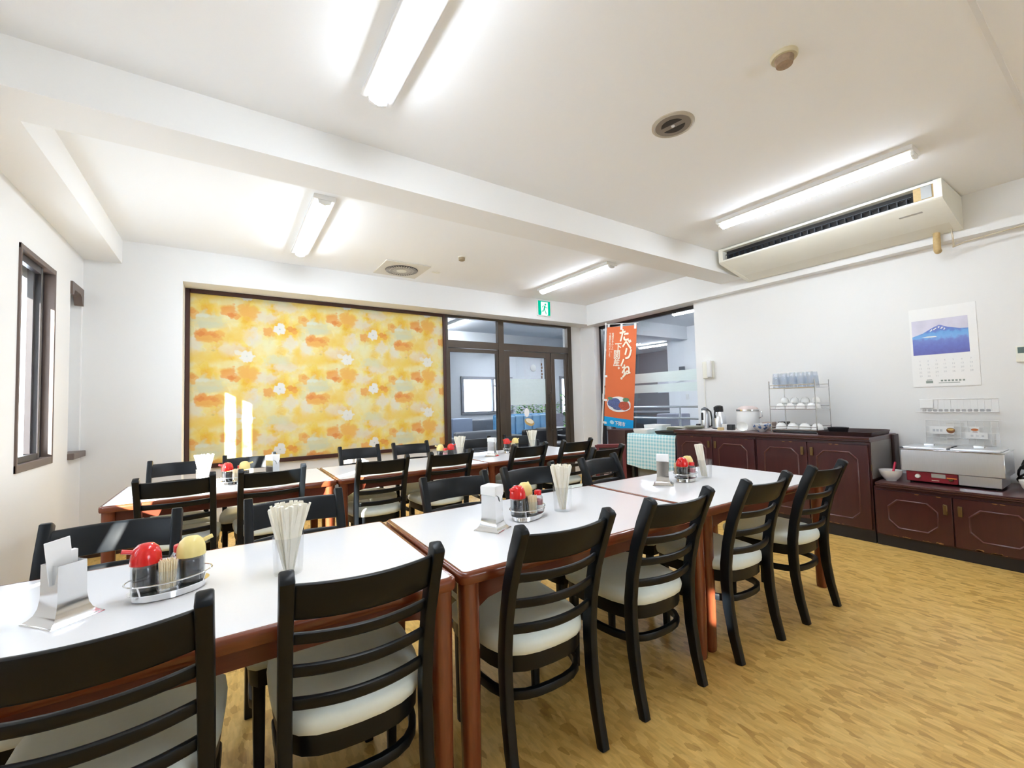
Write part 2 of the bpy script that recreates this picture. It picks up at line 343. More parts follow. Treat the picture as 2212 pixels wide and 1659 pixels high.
def text_mesh(body, size, m, name='lettering', extrude=0.0006, align='CENTER', bold=0.0):
    cu = bpy.data.curves.new(name, 'FONT'); cu.body = body; cu.size = size; cu.align_x = align; cu.align_y = 'CENTER'; cu.extrude = extrude; cu.offset = bold
    t = bpy.data.objects.new(name, cu); C.objects.link(t); bpy.context.view_layer.update()
    me = bpy.data.meshes.new_from_object(t.evaluated_get(bpy.context.evaluated_depsgraph_get()))
    bpy.data.objects.remove(t); bpy.data.curves.remove(cu); me.materials.clear(); me.materials.append(m); me.name = name
    return me
def join_text(items, m, name):
    """items: (body, size, Matrix, bold) -> one mesh"""
    bm = BM()
    for body, size, mx, bold in items:
        base = text_mesh(body, size, m)
        for k, (dx, dy) in enumerate([(0, 0)] + ([(bold * math.cos(q * PI / 4), bold * math.sin(q * PI / 4)) for q in range(8)] if bold else [])):
            me = base.copy(); me.transform(mx @ Matrix.Translation((dx, dy, 0.00012 * k))); bm.from_mesh(me); bpy.data.meshes.remove(me)
        bpy.data.meshes.remove(base)
    me = bpy.data.meshes.new(name); bm.to_mesh(me); bm.free(); me.materials.append(m)
    return me

# ------------------------------------------------------------------ the room
XL, XR, XH, YH, YG, ZC = -1.06, 5.12, 5.0, 5.2, 5.5, 2.84
YB = -3.4
b = BM(); box(b, -1.36, 12.2, YB - 0.2, 11.2, -0.12, 0.0); struct('floor', b, FLOOR)
b = BM(); box(b, -1.36, XR + 0.15, YB - 0.2, YG + 0.1, ZC, ZC + 0.12); struct('ceiling', b, CEIL)
b = BM(); box(b, XL, XH, 0.325, 0.345, ZC - 0.004, ZC); struct('trim_1', b, WHITEM)
# left wall with window openings
def wall_with_holes(bm, x0, x1, y0, y1, z0, z1, holes):
    ys = sorted({y0, y1, *[h[0] for h in holes], *[h[1] for h in holes]})
    for a, c in zip(ys[:-1], ys[1:]):
        hs = sorted([(h[2], h[3]) for h in holes if h[0] <= a and h[1] >= c]); z = z0
        for h0, h1 in hs:
            if h0 > z: box(bm, x0, x1, a, c, z, h0)
            z = h1
        if z < z1: box(bm, x0, x1, a, c, z, z1)
WIN = [(3.80, 4.45, 0.90, 2.31), (2.66, 3.22, 0.90, 2.06), (1.345, 1.54, 0.90, 2.06), (1.615, 1.90, 0.90, 2.06), (-2.02, -1.78, 1.74, 2.08)]  # openings after the first are out of view, shaped to steer sun patches
NICHE = (4.84, 5.16, 0.93, 2.31)
b = BM(); wall_with_holes(b, -1.16, XL, YB, 5.7, 0, ZC, WIN + [NICHE]); box(b, -1.40, -1.161, 3.40, 3.835, 0, ZC); box(b, -1.40, -1.161, 3.835, 5.2, 2.20, 2.40); struct('wall_left', b, WALL)  # last two boxes: outside fin and eave added to trim the sun strips
b = BM(); box(b, -1.175, -1.13, *NICHE); p = struct('wall_niche_panel', b, mat('niche_panel_paint', (0.70, 0.70, 0.69), 0.5, var=0.01))
b = BM()
prism(b, [(4.835, 2.335), (5.165, 2.335), (5.165, 2.19), (5.13, 2.19), (5.10, 2.255), (5.05, 2.275), (4.90, 2.275), (4.87, 2.23), (4.835, 2.23)], -1.10, -1.045, 'x')
struct('trim_2', b, WINFR)
b = BM(); box(b, -1.13, -1.02, 4.835, 5.18, 0.885, 0.935, 0.006); struct('trim_3', b, WINFR)
b = BM(); lathe(b, [(0.006, 0), (0.006, 0.006), (0.003, 0.008)], seg=10); o = struct('trim_screw', b, KICK); o.location = (-1.13, 5.0, 1.55); o.rotation_euler = (0, PI / 2, 0)
for i, (y0, y1, z0, z1) in enumerate(WIN):
    w = sempty('window_%d' % (i + 1 if i < 1 else i + 2))
    b = BM()
    for (a, c, d, e) in ((y0, y0 + 0.02, z0, z1), (y1 - 0.02, y1, z0, z1), (y0, y1, z0, z0 + 0.05), (y0, y1, z1 - 0.035, z1)):
        box(b, -1.145, XL + 0.012 - (0.001 if d > z0 or e < z1 else 0), a, c, d, e, 0.003, 1)
    obj('frame', b, WINFR, w)
    b = BM()
    ym = y0 + 0.69 * (y1 - y0)
    for (a, c, xx) in ((y0 + 0.02, ym + 0.03, -1.105), (ym - 0.03, y1 - 0.02, -1.135)):
        for (q, r, s, t) in ((a, a + 0.035, z0 + 0.05, z1 - 0.035), (c - 0.035, c, z0 + 0.05, z1 - 0.035), (a, c, z0 + 0.05, z0 + 0.09), (a, c, z1 - 0.085, z1 - 0.035)):
            box(b, xx, xx + 0.03 - (0.001 if t < z1 - 0.06 or s > z0 + 0.06 else 0), q, r, s, t)
    obj('sash', b, SASH, w)
    b = BM(); box(b, -1.092, -1.088, y0 + 0.05, ym - 0.005, z0 + 0.09, z1 - 0.085); obj('pane', b, PANE, w, 0)
    b = BM(); box(b, -1.122, -1.118, ym + 0.005, y1 - 0.05, z0 + 0.09, z1 - 0.085); obj('pane', b, PANE, w, 0)
b = BM(); box(b, -4.0, 2.4, -6.5, -6.1, -0.12, 6.5); struct('sun_blocker_wall', b, mat('sun_blocker_paint', (0.62, 0.63, 0.63), 0.9, var=0.05, scale=2))  # unseen slab added outside to keep direct sun off the rear window
# far wall: white column at left, header, low wall under the floral panel
b = BM(); box(b, XL, -0.36, YH, 5.7, 0, ZC); box(b, -0.36, XH + 0.12, YH, YG + 0.12, 2.52, ZC); box(b, -0.36, 2.55, YG, 5.7, 0, 2.52); box(b, 4.89, XR + 0.15, YG, 5.7, 0, 2.52); box(b, XR, XR + 0.15, 5.17, YG, 0, 2.52)
box(b, 2.55, 4.89, YG + 0.12, 5.7, 2.52, ZC)
struct('wall_far', b, WALL)
# right wall and its header beam
b = BM(); box(b, XR, XR + 0.15, YB, 3.32, 0, ZC); box(b, XR, XR + 0.15, 3.32, YH, 2.50, ZC); box(b, XH, XR, YB, YH, 2.50, ZC); box(b, XR, XR + 0.15, 3.32, 5.17, 0, 0.12)
struct('wall_right', b, WALL)
RW = (1.5, 3.3, 0.85, 2.25)  # rear window opening added out of view to let in fill light
b = BM()
for q in ((-1.36, RW[0], 0, ZC), (RW[1], XR + 0.15, 0, ZC), (RW[0], RW[1], 0, RW[2]), (RW[0], RW[1], RW[3], ZC)): box(b, q[0], q[1], YB - 0.2, YB, q[2], q[3])
struct('wall_rear', b, WALL)
w = sempty('window_8'); b = BM()
for q in ((RW[0], RW[0] + 0.0501, RW[2], RW[3]), (RW[1] - 0.05, RW[1], RW[2], RW[3]), (RW[0], RW[1], RW[2], RW[2] + 0.05), (RW[0], RW[1], RW[3] - 0.05, RW[3]), (2.37, 2.43, RW[2], RW[3])): box(b, q[0], q[1], YB - 0.14, YB - 0.06, q[2], q[3])
obj('frame', b, WINFR, w)
b = BM(); box(b, RW[0], RW[1], YB - 0.102, YB - 0.098, RW[2], RW[3]); obj('pane', b, PANE, w, 0)
b = BM(); box(b, -0.805, XH, 2.585, 2.865, 2.62, ZC); struct('ceiling_beam', b, BEAMM)
b = BM(); box(b, XL, -0.805, YB, YH, 2.62, ZC); struct('ceiling_beam', b, BEAMM)
b = BM(); box(b, XL, -0.36, YH - 0.012, YH, 0, 0.085); box(b, -0.36, 2.55, YG - 0.012, YG, 0, 0.085); struct('baseboard_far', b, WALNUT)
b = BM(); box(b, XL, XL + 0.012, YB, YH, 0, 0.085); struct('baseboard_left', b, WALNUT)
# floral panel
b = BM(); box(b, -0.355, 2.545, YG - 0.012, YG, 0.66, 2.515); obj_f = tag(obj('floral_panel', b, FLORAL, None, 0), 'large yellow and orange floral wallpaper panel on the far wall', 'wall panel')
b = BM()
for a in ((-0.357, -0.318, 0.655, 2.518), (2.51, 2.549, 0.655, 2.518), (-0.318, 2.51, 0.655, 0.70), (-0.318, 2.51, 2.475, 2.518)):
    box(b, a[0], a[1], YG - 0.035, YG - 0.0125, a[2], a[3], 0.004, 1)
obj('frame', b, FRAMEW, obj_f, label='dark brown wooden frame')

# ------------------------------------------------------------------ glass partition with door
d1 = sempty('door_1')
def fr(name, rects, m, y0=YG - 0.03, y1=YG + 0.05, parent=d1, bev=0.004):
    b = BM()
    for k, r in enumerate(rects): box(b, r[0], r[1], y0 + k * 0.0008, y1 - k * 0.0008, r[2], r[3], bev, 1)
    return obj(name, b, m, parent)
fr('outer_frame', [(2.55, 2.59, 0, 2.52), (3.42, 3.52, 0, 2.52), (4.80, 4.885, 0, 2.52), (2.55, 4.885, 2.485, 2.52), (2.55, 4.885, 2.055, 2.16)], BRONZE)
fr('fixed_sash', [(2.59, 2.62, 0.0, 2.05), (3.375, 3.42, 0.0, 2.05), (2.59, 3.42, 1.995, 2.05), (2.59, 3.42, 0.0, 0.12)], BRONZE, YG - 0.015, YG + 0.025)
dl = fr('door_leaf', [(3.52, 3.62, 0.0, 2.05), (4.32, 4.425, 0.0, 2.05), (3.52, 4.425, 1.965, 2.05), (3.52, 4.425, 0.0, 0.14)], BRONZE, YG - 0.02, YG + 0.025)
b = BM(); box(b, 4.355, 4.385, YG - 0.075, YG - 0.05, 0.78, 1.42, 0.008); box(b, 4.36, 4.38, YG - 0.055, YG - 0.015, 0.84, 0.87); box(b, 4.36, 4.38, YG - 0.055, YG - 0.015, 1.33, 1.36)
obj('pull_handle', b, BRONZE, dl)
b = BM(); lathe(b, [(0.014, 0), (0.014, 0.02), (0.009, 0.024)], seg=14); o = obj('lock', b, CHROME, dl); o.location = (4.40, YG - 0.02, 0.80); o.rotation_euler = (PI / 2, 0, 0)
fr('side_leaf', [(4.435, 4.51, 0.0, 2.05), (4.735, 4.80, 0.0, 2.05), (4.435, 4.80, 1.955, 2.05), (4.435, 4.80, 0.0, 0.14)], BRONZE, YG - 0.02, YG + 0.025)
b = BM(); box(b, 3.365, 3.375, YG - 0.03, YG - 0.02, 1.02, 1.98, 0.003); obj('brush_strip', b, KICK, d1)
for r in ((2.59, 3.42, 2.16, 2.485), (3.52, 4.80, 2.16, 2.485), (2.62, 3.375, 0.12, 1.995), (3.62, 4.32, 0.14, 1.965), (4.51, 4.735, 0.14, 1.955)):
    b = BM(); box(b, r[0], r[1], YG + 0.004, YG + 0.008, r[2], r[3]); obj('pane', b, PANE, d1, 0)
b = BM(); box(b, 3.62, 4.32, YG + 0.002, YG + 0.004, 1.215, 1.625); tag(obj('frosted_film', b, FROST, None, 0), 'pale frosted film strip across the glass door', 'window film')
# sticker on the glass door: plain white and tan ovals
s = thing('door_sticker', 'white and tan rounded sticker low on the glass door', 'sticker', (3.95, YG + 0.0005, 1.0))
b = BM(); vs = lathe(b, [(0.06, 0), (0.06, 0.001)], seg=24, sx=0.8, sy=1.15); bmesh.ops.transform(b, matrix=Matrix.Translation((-0.02, 0, 0.09)) @ Matrix.Rotation(PI / 2, 4, 'X'), verts=vs); obj('white_oval', b, WHITEP, s)
b = BM(); vs = lathe(b, [(0.09, 0), (0.09, 0.001)], seg=24, sx=1.1, sy=0.62); bmesh.ops.transform(b, matrix=Matrix.Translation((0.03, 0.001, -0.06)) @ Matrix.Rotation(0.35, 4, 'Y') @ Matrix.Rotation(PI / 2, 4, 'X'), verts=vs); obj('tan_oval', b, mat('tan_print', (0.62, 0.42, 0.16), 0.7), s)
b = BM(); vs = lathe(b, [(0.07, 0), (0.07, 0.001)], seg=24, sx=1.1, sy=0.5); bmesh.ops.transform(b, matrix=Matrix.Translation((0.035, 0.0002, -0.045)) @ Matrix.Rotation(0.35, 4, 'Y') @ Matrix.Rotation(PI / 2, 4, 'X'), verts=vs); obj('pale_oval', b, IVORY, s)
# hanging charm strip on the door
h = thing('hanging_charm', 'small brown strip ornament hanging on the glass door', 'ornament', (4.24, YG - 0.012, 1.63))
b = BM()
for k in range(5): box(b, -0.012 + 0.006 * (k % 2), 0.014 + 0.006 * (k % 2), -0.004, 0.004, 0.0 + 0.052 * k, 0.04 + 0.052 * k, 0.004)
obj('beads', b, mat('brown_charm', (0.13, 0.07, 0.035), 0.6), h)
b = BM(); tube(b, [(0, 0, 0.25), (0, 0.002, 0.33)], 0.0015, 6); obj('cord', b, KICK, h)

# right opening: glass pane and frame
w2 = sempty('window_2')
b = BM(); box(b, XR + 0.12, XR + 0.18, 5.125, 5.17, 0.12, 2.50); box(b, XR + 0.12, XR + 0.18, 3.32, 3.36, 0.12, 2.50); box(b, XR + 0.12, XR + 0.18, 3.32, 5.17, 2.455, 2.50); box(b, XR + 0.12, XR + 0.18, 3.32, 5.17, 0.12, 0.18)
obj('frame', b, SASH, w2)
b = BM(); box(b, XR + 0.146, XR + 0.152, 3.36, 5.125, 0.18, 2.455); obj('pane', b, PANE, w2, 0)
for z0, z1, nm in ((1.345, 1.465, 'lower'), (1.495, 1.64, 'upper')):
    b = BM(); box(b, XR + 0.142, XR + 0.1445, 3.362, 5.123, z0, z1); tag(obj('frosted_film', b, FROST, None, 0), '%s pale frosted film strip across the right hand glass pane' % nm, 'window film')

# ------------------------------------------------------------------ the lobby beyond the glass
b = BM(); box(b, -1.0, 12.2, 5.7, 11.2, 0.0, 0.004); box(b, 5.27, 12.2, 0.5, 5.7, 0.0, 0.004); struct('lobby_floor', b, LOBF)
b = BM(); box(b, XR + 0.15, 12.2, 0.3, 5.7, ZC, ZC + 0.12); box(b, -1.2, 12.2, 5.7, 11.2, ZC, ZC + 0.12); struct('lobby_ceiling', b, LOBC)
b = BM()
def wallx(bm, y0, y1, x0, x1, z0, z1, holes):
    xs = sorted({x0, x1, *[h[0] for h in holes], *[h[1] for h in holes]})
    for a, c in zip(xs[:-1], xs[1:]):
        hs = sorted([(h[2], h[3]) for h in holes if h[0] <= a and h[1] >= c]); z = z0
        for h0, h1 in hs:
            if h0 > z: box(bm, a, c, y0, y1, z, h0)
            z = h1
        if z < z1: box(bm, a, c, y0, y1, z, z1)
wallx(b, 11.0, 11.2, -1.2, 12.2, 0, ZC, [(5.6, 7.3, 1.0, 2.0), (9.25, 9.95, 0.85, 2.05), (4.62, 4.80, 0.75, 2.05)]); struct('lobby_wall_far', b, LOBW)
b = BM(); box(b, -1.2, -1.0, 5.7, 11, 0, ZC); box(b, 12.0, 12.2, 0.3, 11, 0, ZC); box(b, 5.27, 12.2, 0.3, 0.5, 0, ZC); struct('lobby_wall_side', b, mat('lobby_grey_wall', (0.15, 0.155, 0.17), 0.9, var=0.03))
b = BM(); box(b, 8.5, 8.75, 0.5, 5.65, 0, ZC); box(b, 8.5, 9.1, 5.65, 6.23, 0, ZC); struct('lobby_pillar_wall', b, mat('lobby_white_wall', (0.88, 0.89, 0.91), 0.85, var=0.01))
b = BM(); box(b, 5.3, 8.5, 5.70, 6.0, 2.55, ZC); box(b, -0.98, 9.0, 8.3, 8.6, 2.6, ZC); box(b, 7.2, 7.45, 6.0, 8.3, 2.6, ZC); struct('lobby_beam', b, LOBC)
for i, (x0, x1, z0, z1, mull) in enumerate(((5.6, 7.3, 1.0, 2.0, 6.63), (9.25, 9.95, 0.85, 2.05, None), (4.62, 4.80, 0.75, 2.05, None))):
    w = sempty('window_%d' % (10 + i)); b = BM()
    rs = [(x0 - 0.03, x0 + 0.05, z0, z1), (x1 - 0.05, x1 + 0.03, z0, z1), (x0 - 0.03, x1 + 0.03, z0 - 0.05, z0 + 0.03), (x0 - 0.03, x1 + 0.03, z1 - 0.03, z1 + 0.05)]
    if mull: rs += [(mull - 0.03, mull + 0.03, z0, z1), (mull, x1, 1.76, 1.79)]
    for r in rs: box(b, r[0], r[1], 10.96, 11.06, r[2], r[3])
    obj('frame', b, GREYSF, w)
    b = BM(); box(b, x0, x1, 11.03, 11.035, z0, z1); obj('pane', b, clear('lobby_frosted_pane_%d' % i, (0.97, 0.98, 1.0), gloss=0.02), w, 0)

def make_lamp(label, lit, group):
    t = thing('ceiling_light', label, 'ceiling light', (0, 0, ZC), 0, group)
    b = BM(); prism(b, [(-0.075, 0), (-0.082, -0.03), (-0.074, -0.036), (0.074, -0.036), (0.082, -0.03), (0.075, 0)], -0.665, 0.665, 'y'); obj('housing', b, WHITEM, t)
    b = BM(); pr = [(0.045 * math.cos(a), -0.036 - 0.036 * math.sin(a)) for a in [PI * k / 10 for k in range(11)]]
    prism(b, pr, -0.645, 0.645, 'y'); obj('diffuser', b, lit, t)
    for s in (-1, 1): b = BM(); prism(b, [(-0.048, -0.036), (0.048, -0.036), (0.041, -0.06), (0, -0.074), (-0.041, -0.06)], s * 0.645, s * 0.662, 'y'); obj('end_cap', b, WHITEM, t)
    return t
L0 = make_lamp('lit tube ceiling light nearest the camera, top of the photo', LAMPM, 'dining room tube lights')
L0.location = (0.635, 1.46, ZC)
dup(L0, (0.61, 4.04, ZC), 0, 'lit tube ceiling light in front of the left part of the floral panel')
dup(L0, (3.735, 1.45, ZC), 0, 'lit tube ceiling light alongside the air conditioner')
dup(L0, (3.70, 4.07, ZC), 0, 'lit tube ceiling light near the green exit sign')
LB = make_lamp('lit tube light on the lobby ceiling seen through the left transom pane', LOBLAMP, 'lobby tube lights'); LB.location = (3.68, 7.5, ZC)
for (x, y), l in zip(((6.85, 4.2), (10.35, 7.9), (8.4, 9.6), (1.0, 8.0), (6.3, 9.7)),
        ('lobby tube light at the top right of the right hand glass pane', 'lobby tube light beyond the white pillar, right of the orange banner', 'far lobby tube light seen in the right transom pane', 'lobby tube light hidden behind the floral wall', 'lobby tube light before the bright lobby window')):
    dup(LB, (x, y, ZC), 0, l)

# lobby furniture, coarse but solid
def sofa(label, x, y, w, m, h=0.85, d=0.8, pads=3, rot=0, quilt=0, quiltm=None):
    t = thing('sofa', label, 'sofa', (x, y, 0.004), rot)
    b = BM(); box(b, -w / 2, w / 2, -d / 2, d / 2, 0.08, 0.40, 0.04); obj('base', b, m, t)
    b = BM(); box(b, -w / 2, w / 2, d / 2 - 0.14, d / 2, 0.38, h, 0.05, 3); obj('backrest', b, m, t)
    if quilt:
        for k in range(quilt):
            q = w / quilt; b = BM(); box(b, -w / 2 + k * q + 0.004, -w / 2 + (k + 1) * q - 0.004, d / 2 - 0.27, d / 2 - 0.15, 0.5, h - 0.03, 0.045, 3); obj('back_pad', b, quiltm, t)
    for k in range(pads):
        b = BM(); q = w / pads; box(b, -w / 2 + k * q + 0.01, -w / 2 + (k + 1) * q - 0.01, -d / 2, d / 2 - 0.2, 0.39, 0.5, 0.04, 3); obj('cushion', b, m, t)
    b = BM(); box(b, -w / 2 - 0.12, -w / 2, -d / 2, d / 2, 0.05, 0.6, 0.05, 3); obj('armrest', b, m, t)
    b = BM(); box(b, w / 2, w / 2 + 0.12, -d / 2, d / 2, 0.05, 0.6, 0.05, 3); obj('armrest', b, m, t)
    return t
sofa('grey lobby sofa below the bright window, seen through the fixed glass', 4.75, 9.0, 1.7, GREYSF, 0.86)
sofa('blue quilted lobby sofa seen through the lower part of the glass door', 6.0, 8.2, 1.7, BLUEQ, 0.98, quilt=7, quiltm=mat('light_blue_pad', (0.30, 0.52, 0.72), 0.35, var=0.2, scale=5))
t = thing('document_case', 'black case lying on the low lobby table', 'case', (5.8, 7.2, 0.566))
b = BM(); box(b, -0.3, 0.3, -0.2, 0.2, 0, 0.14, 0.02); obj('case_body', b, BLACKPL, t)
b = BM(); tube(b, [(-0.08, -0.2, 0.09), (-0.08, -0.24, 0.09), (0.08, -0.24, 0.09), (0.08, -0.2, 0.09)], 0.01); obj('handle', b, GREYPL, t)
t = thing('lobby_table', 'dark low table in front of the blue lobby sofa', 'table', (5.75, 7.25, 0.004))
b = BM(); box(b, -0.5, 0.5, -0.3, 0.3, 0.52, 0.56, 0.008); obj('tabletop', b, BLACKPL, t)
for sx in (-1, 1):
    for sy in (-1, 1):
        b = BM(); box(b, sx * 0.46 - 0.025, sx * 0.46 + 0.025, sy * 0.26 - 0.025, sy * 0.26 + 0.025, 0, 0.52); obj('leg', b, BLACKPL, t)
sofa('low dark lobby bench sofa just behind the fixed glass', 4.3, 7.3, 1.2, GREYSF, 0.70)
sofa('dark lobby armchair behind the glass door', 5.0, 6.35, 0.8, BLACKPL, 0.74, 0.6, 1)
b = BM(); box(b, 0, 0.45, 0, 0.5, 0, 0.95, 0.01); tag(obj('lobby_counter', b, mat('blue_grey_panel', (0.24, 0.30, 0.42), 0.5)), 'blue grey lobby counter end at the left edge of the fixed glass', 'counter', None, (3.75, 7.8, 0.004))
t = thing('planter', 'long grey planter with green leaves behind the blue lobby sofa', 'planter', (7.0, 9.3, 0.004))
b = BM(); box(b, -0.75, 0.75, -0.18, 0.18, 0, 0.92, 0.01); obj('trough', b, mat('grey_stone', (0.33, 0.31, 0.36), 0.8, var=0.2), t)
b = BM()
for k in range(170):
    x, y, z = rnd.uniform(-0.72, 0.72), rnd.uniform(-0.16, 0.16), 0.92 + rnd.uniform(0, 0.26)
    a, e = rnd.uniform(0, 2 * PI), rnd.uniform(-0.7, 0.9)
    mx = Matrix.Translation((x, y, z)) @ Matrix.Rotation(a, 4, 'Z') @ Matrix.Rotation(e, 4, 'Y')
    vs = [b.verts.new(p) for p in ((0, 0, 0), (0.05, 0.03, 0.012), (0.12, 0, 0), (0.05, -0.03, 0.012))]
    b.faces.new(vs); bmesh.ops.transform(b, matrix=mx, verts=vs)
o = obj('foliage', b, GREEN, t); o['kind'] = 'stuff'
t = thing('potted_plant', 'tall leafy potted plant by the far right lobby window', 'plant', (8.95, 10.3, 0.004))
b = BM(); lathe(b, [(0.15, 0), (0.2, 0.4), (0.19, 0.4), (0.17, 0.36)], seg=18); obj('pot', b, GREYSF, t)
b = BM()
for k in range(120):
    a = rnd.uniform(0, 2 * PI); r = rnd.uniform(0, 0.3); z = rnd.uniform(0.45, 1.45)
    mx = Matrix.Translation((r * math.cos(a), r * math.sin(a), z)) @ Matrix.Rotation(a, 4, 'Z') @ Matrix.Rotation(rnd.uniform(-0.9, 0.9), 4, 'Y')
    vs = [b.verts.new(p) for p in ((0, 0, 0), (0.07, 0.04, 0.012), (0.17, 0, 0), (0.07, -0.04, 0.012))]
    b.faces.new(vs); bmesh.ops.transform(b, matrix=mx, verts=vs)
o = obj('foliage', b, GREEN, t); o['kind'] = 'stuff'
b = BM(); tube(b, [(0, 0, 0.36), (0.02, 0, 0.9), (0, 0.02, 1.35)], 0.015); obj('stem', b, WALNUT, t)
# wall clock, lobby air conditioner
b = BM(); lathe(b, [(0.10, 0), (0.11, 0.02), (0.095, 0.03)], seg=28); tag(obj('wall_clock', b, GREYPL), 'round wall clock on the far lobby wall, seen at the top of the glass door', 'clock', None, (8.15, 10.995, 2.35), (PI / 2, 0, 0))
t = thing('lobby_air_conditioner', 'dark ceiling hung air conditioner in the lobby, seen through the glass door', 'air conditioner', (5.9, 8.9, ZC - 0.003))
b = BM(); prism(b, [(-0.3, 0), (-0.3, -0.16), (0.25, -0.24), (0.3, -0.2), (0.3, 0)], -0.7, 0.7, 'x'); obj('body', b, CREAM2, t)
b = BM(); box(b, -0.62, 0.62, -0.315, -0.3, -0.14, -0.03); obj('louver', b, DARKPL, t)
# handrail and dark counter beyond the right pane
t = thing('handrail', 'two rail metal handrail behind the right hand glass pane', 'handrail', (6.2, 3.4, 0.004))
for z in (0.92, 1.11):
    b = BM(); tube(b, [(0, -1.0, z), (0, 2.6, z)], 0.02, 10); obj('rail', b, STEEL, t)
for y in (-0.8, 0.95, 2.5):
    b = BM(); tube(b, [(0, y, 0), (0, y, 1.11)], 0.018, 10); obj('post', b, STEEL, t)
t = thing('lobby_shop_counter', 'dark shop counter far behind the handrail', 'counter', (10.4, 7.4, 0.004))
b = BM(); box(b, -0.3, 0.3, -1.2, 1.6, 0, 0.85, 0.01); obj('body', b, BLACKPL, t)
b = BM(); box(b, -0.34, 0.34, -1.24, 1.64, 0.85, 0.9, 0.006); obj('top', b, GREYSF, t)
t = thing('display_shelf', 'brown framed display shelf beside the shop counter in the lobby', 'shelf', (10.2, 9.75, 0.004))
b = BM()
for x in (-0.25, 0.25):
    for y in (-0.45, 0.45): box(b, x - 0.025, x + 0.025, y - 0.025, y + 0.025, 0, 1.45)
obj('frame', b, FRAMEW, t)
for z in (0.3, 0.7, 1.1, 1.42):
    b = BM(); box(b, -0.25, 0.25, -0.45, 0.45, z, z + 0.03); obj('shelf_board', b, WALNUT, t)
b = BM(); box(b, 0, 0.02, 0, 0.9, 0, 0.55); tag(obj('lobby_notice', b, mat('pale_notice', (0.45, 0.48, 0.55), 0.7)), 'pale grey notice board on the dark far lobby wall', 'notice board', None, (11.975, 8.3, 1.45))
b = BM(); box(b, 0, 0.06, 0, 0.12, 0, 0.3, 0.004); tag(obj('wall_box', b, GREYSF), 'small grey box on the white lobby pillar', 'wall box', None, (8.438, 5.78, 1.66))
b = BM(); box(b, 0, 0.012, 0, 0.07, 0, 0.12, 0.003); tag(obj('wall_switch', b, WHITEM), 'white switch plate low on the white lobby pillar', 'switch', None, (8.487, 5.72, 1.22))
b = BM(); box(b, 0, 0.4, 0, 0.5, 0, 0.95, 0.03); tag(obj('covered_cart', b, mat('grey_cover', (0.22, 0.23, 0.29), 0.6, var=0.2, scale=8)), 'grey covered cart behind the handrail, right of the banner', 'cart', None, (7.2, 5.1, 0.004))

# ------------------------------------------------------------------ ceiling fittings
t = thing('ceiling_vent', 'round grey ceiling vent with two dark half moon openings', 'ceiling vent', (2.16, 1.478, ZC), math.radians(12))
b = BM(); lathe(b, [(0.118, 0), (0.118, -0.006), (0.105, -0.012), (0.098, -0.008)], seg=40, cap1=False); obj('rim', b, mat('vent_rim', (0.42, 0.37, 0.29), 0.5), t)
b = BM(); lathe(b, [(0.1, -0.002), (0.1, -0.008)], seg=40); obj('plate', b, mat('vent_plate', (0.235, 0.2, 0.165), 0.5), t)
b = BM()
for s in (0, PI):
    pts = [(0.065 * math.cos(a + s), 0.065 * math.sin(a + s)) for a in [math.radians(-72 + 144 * k / 14) for k in range(15)]]
    prism(b, pts, -0.0105, -0.0082)
obj('opening', b, mat('vent_hole', (0.03, 0.022, 0.016), 0.7), t)
b = BM(); lathe(b, [(0.011, -0.008), (0.009, -0.013)], seg=12); obj('knob', b, WHITEM, t)
t = thing('smoke_detector', 'large yellowed round smoke detector on the ceiling', 'smoke detector', (2.172, 0.885, ZC))
b = BM(); lathe(b, [(0.057, 0), (0.057, -0.012), (0.052, -0.018)], seg=32); obj('base', b, mat('yellowed_plastic', (0.62, 0.545, 0.36), 0.5), t)
b = BM(); lathe(b, [(0.04, -0.016), (0.039, -0.03), (0.034, -0.048), (0.028, -0.05)], seg=28); obj('sensor', b, mat('brown_dusty_plastic', (0.33, 0.23, 0.15), 0.8, var=0.5, scale=70), t)
t = thing('smoke_detector', 'small brownish smoke detector on the far ceiling', 'smoke detector', (2.11, 4.08, ZC))
b = BM(); lathe(b, [(0.04, 0), (0.04, -0.008), (0.036, -0.012)], seg=24); obj('base', b, CREAM, t)
b = BM(); lathe(b, [(0.034, -0.012), (0.034, -0.04), (0.026, -0.045)], seg=24); obj('sensor', b, mat('tan_plastic', (0.36, 0.29, 0.19), 0.6), t)
t = thing('ceiling_diffuser', 'square ceiling plate with a round slotted air diffuser', 'ceiling vent', (1.695, 4.8, ZC))
b = BM(); box(b, -0.26, 0.26, -0.26, 0.26, -0.012, 0, 0.004, 1); obj('plate', b, mat('diffuser_plate', (0.70, 0.67, 0.60), 0.6), t)
b = BM(); lathe(b, [(0.185, -0.0125), (0.18, -0.02)], seg=40); obj('disc', b, mat('diffuser_disc', (0.07, 0.06, 0.055), 0.6), t)
b = BM(); lathe(b, [(0.06, -0.02), (0.055, -0.027)], seg=30); obj('hub', b, CREAM2, t)
b = BM(); lathe(b, [(0.09, -0.02), (0.095, -0.024), (0.1, -0.02)], seg=40, cap0=False, cap1=False); lathe(b, [(0.128, -0.02), (0.133, -0.025), (0.138, -0.02)], seg=40, cap0=False, cap1=False)
for k in range(36):
    a = 2 * PI * k / 36
    box(b, 0.06, 0.18, -0.0035, 0.0035, -0.0235, -0.0205, mtx=Matrix.Rotation(a, 4, 'Z'))
obj('fins', b, mat('fin_paint', (0.55, 0.52, 0.46), 0.5), t)
b = BM(); box(b, -0.05, 0.05, -0.02, 0.02, -0.006, 0, 0.002, 1); tag(obj('ceiling_plate', b, CREAM), 'tiny cream plate on the ceiling right of the air diffuser', 'plate', None, (2.09, 4.72, ZC))
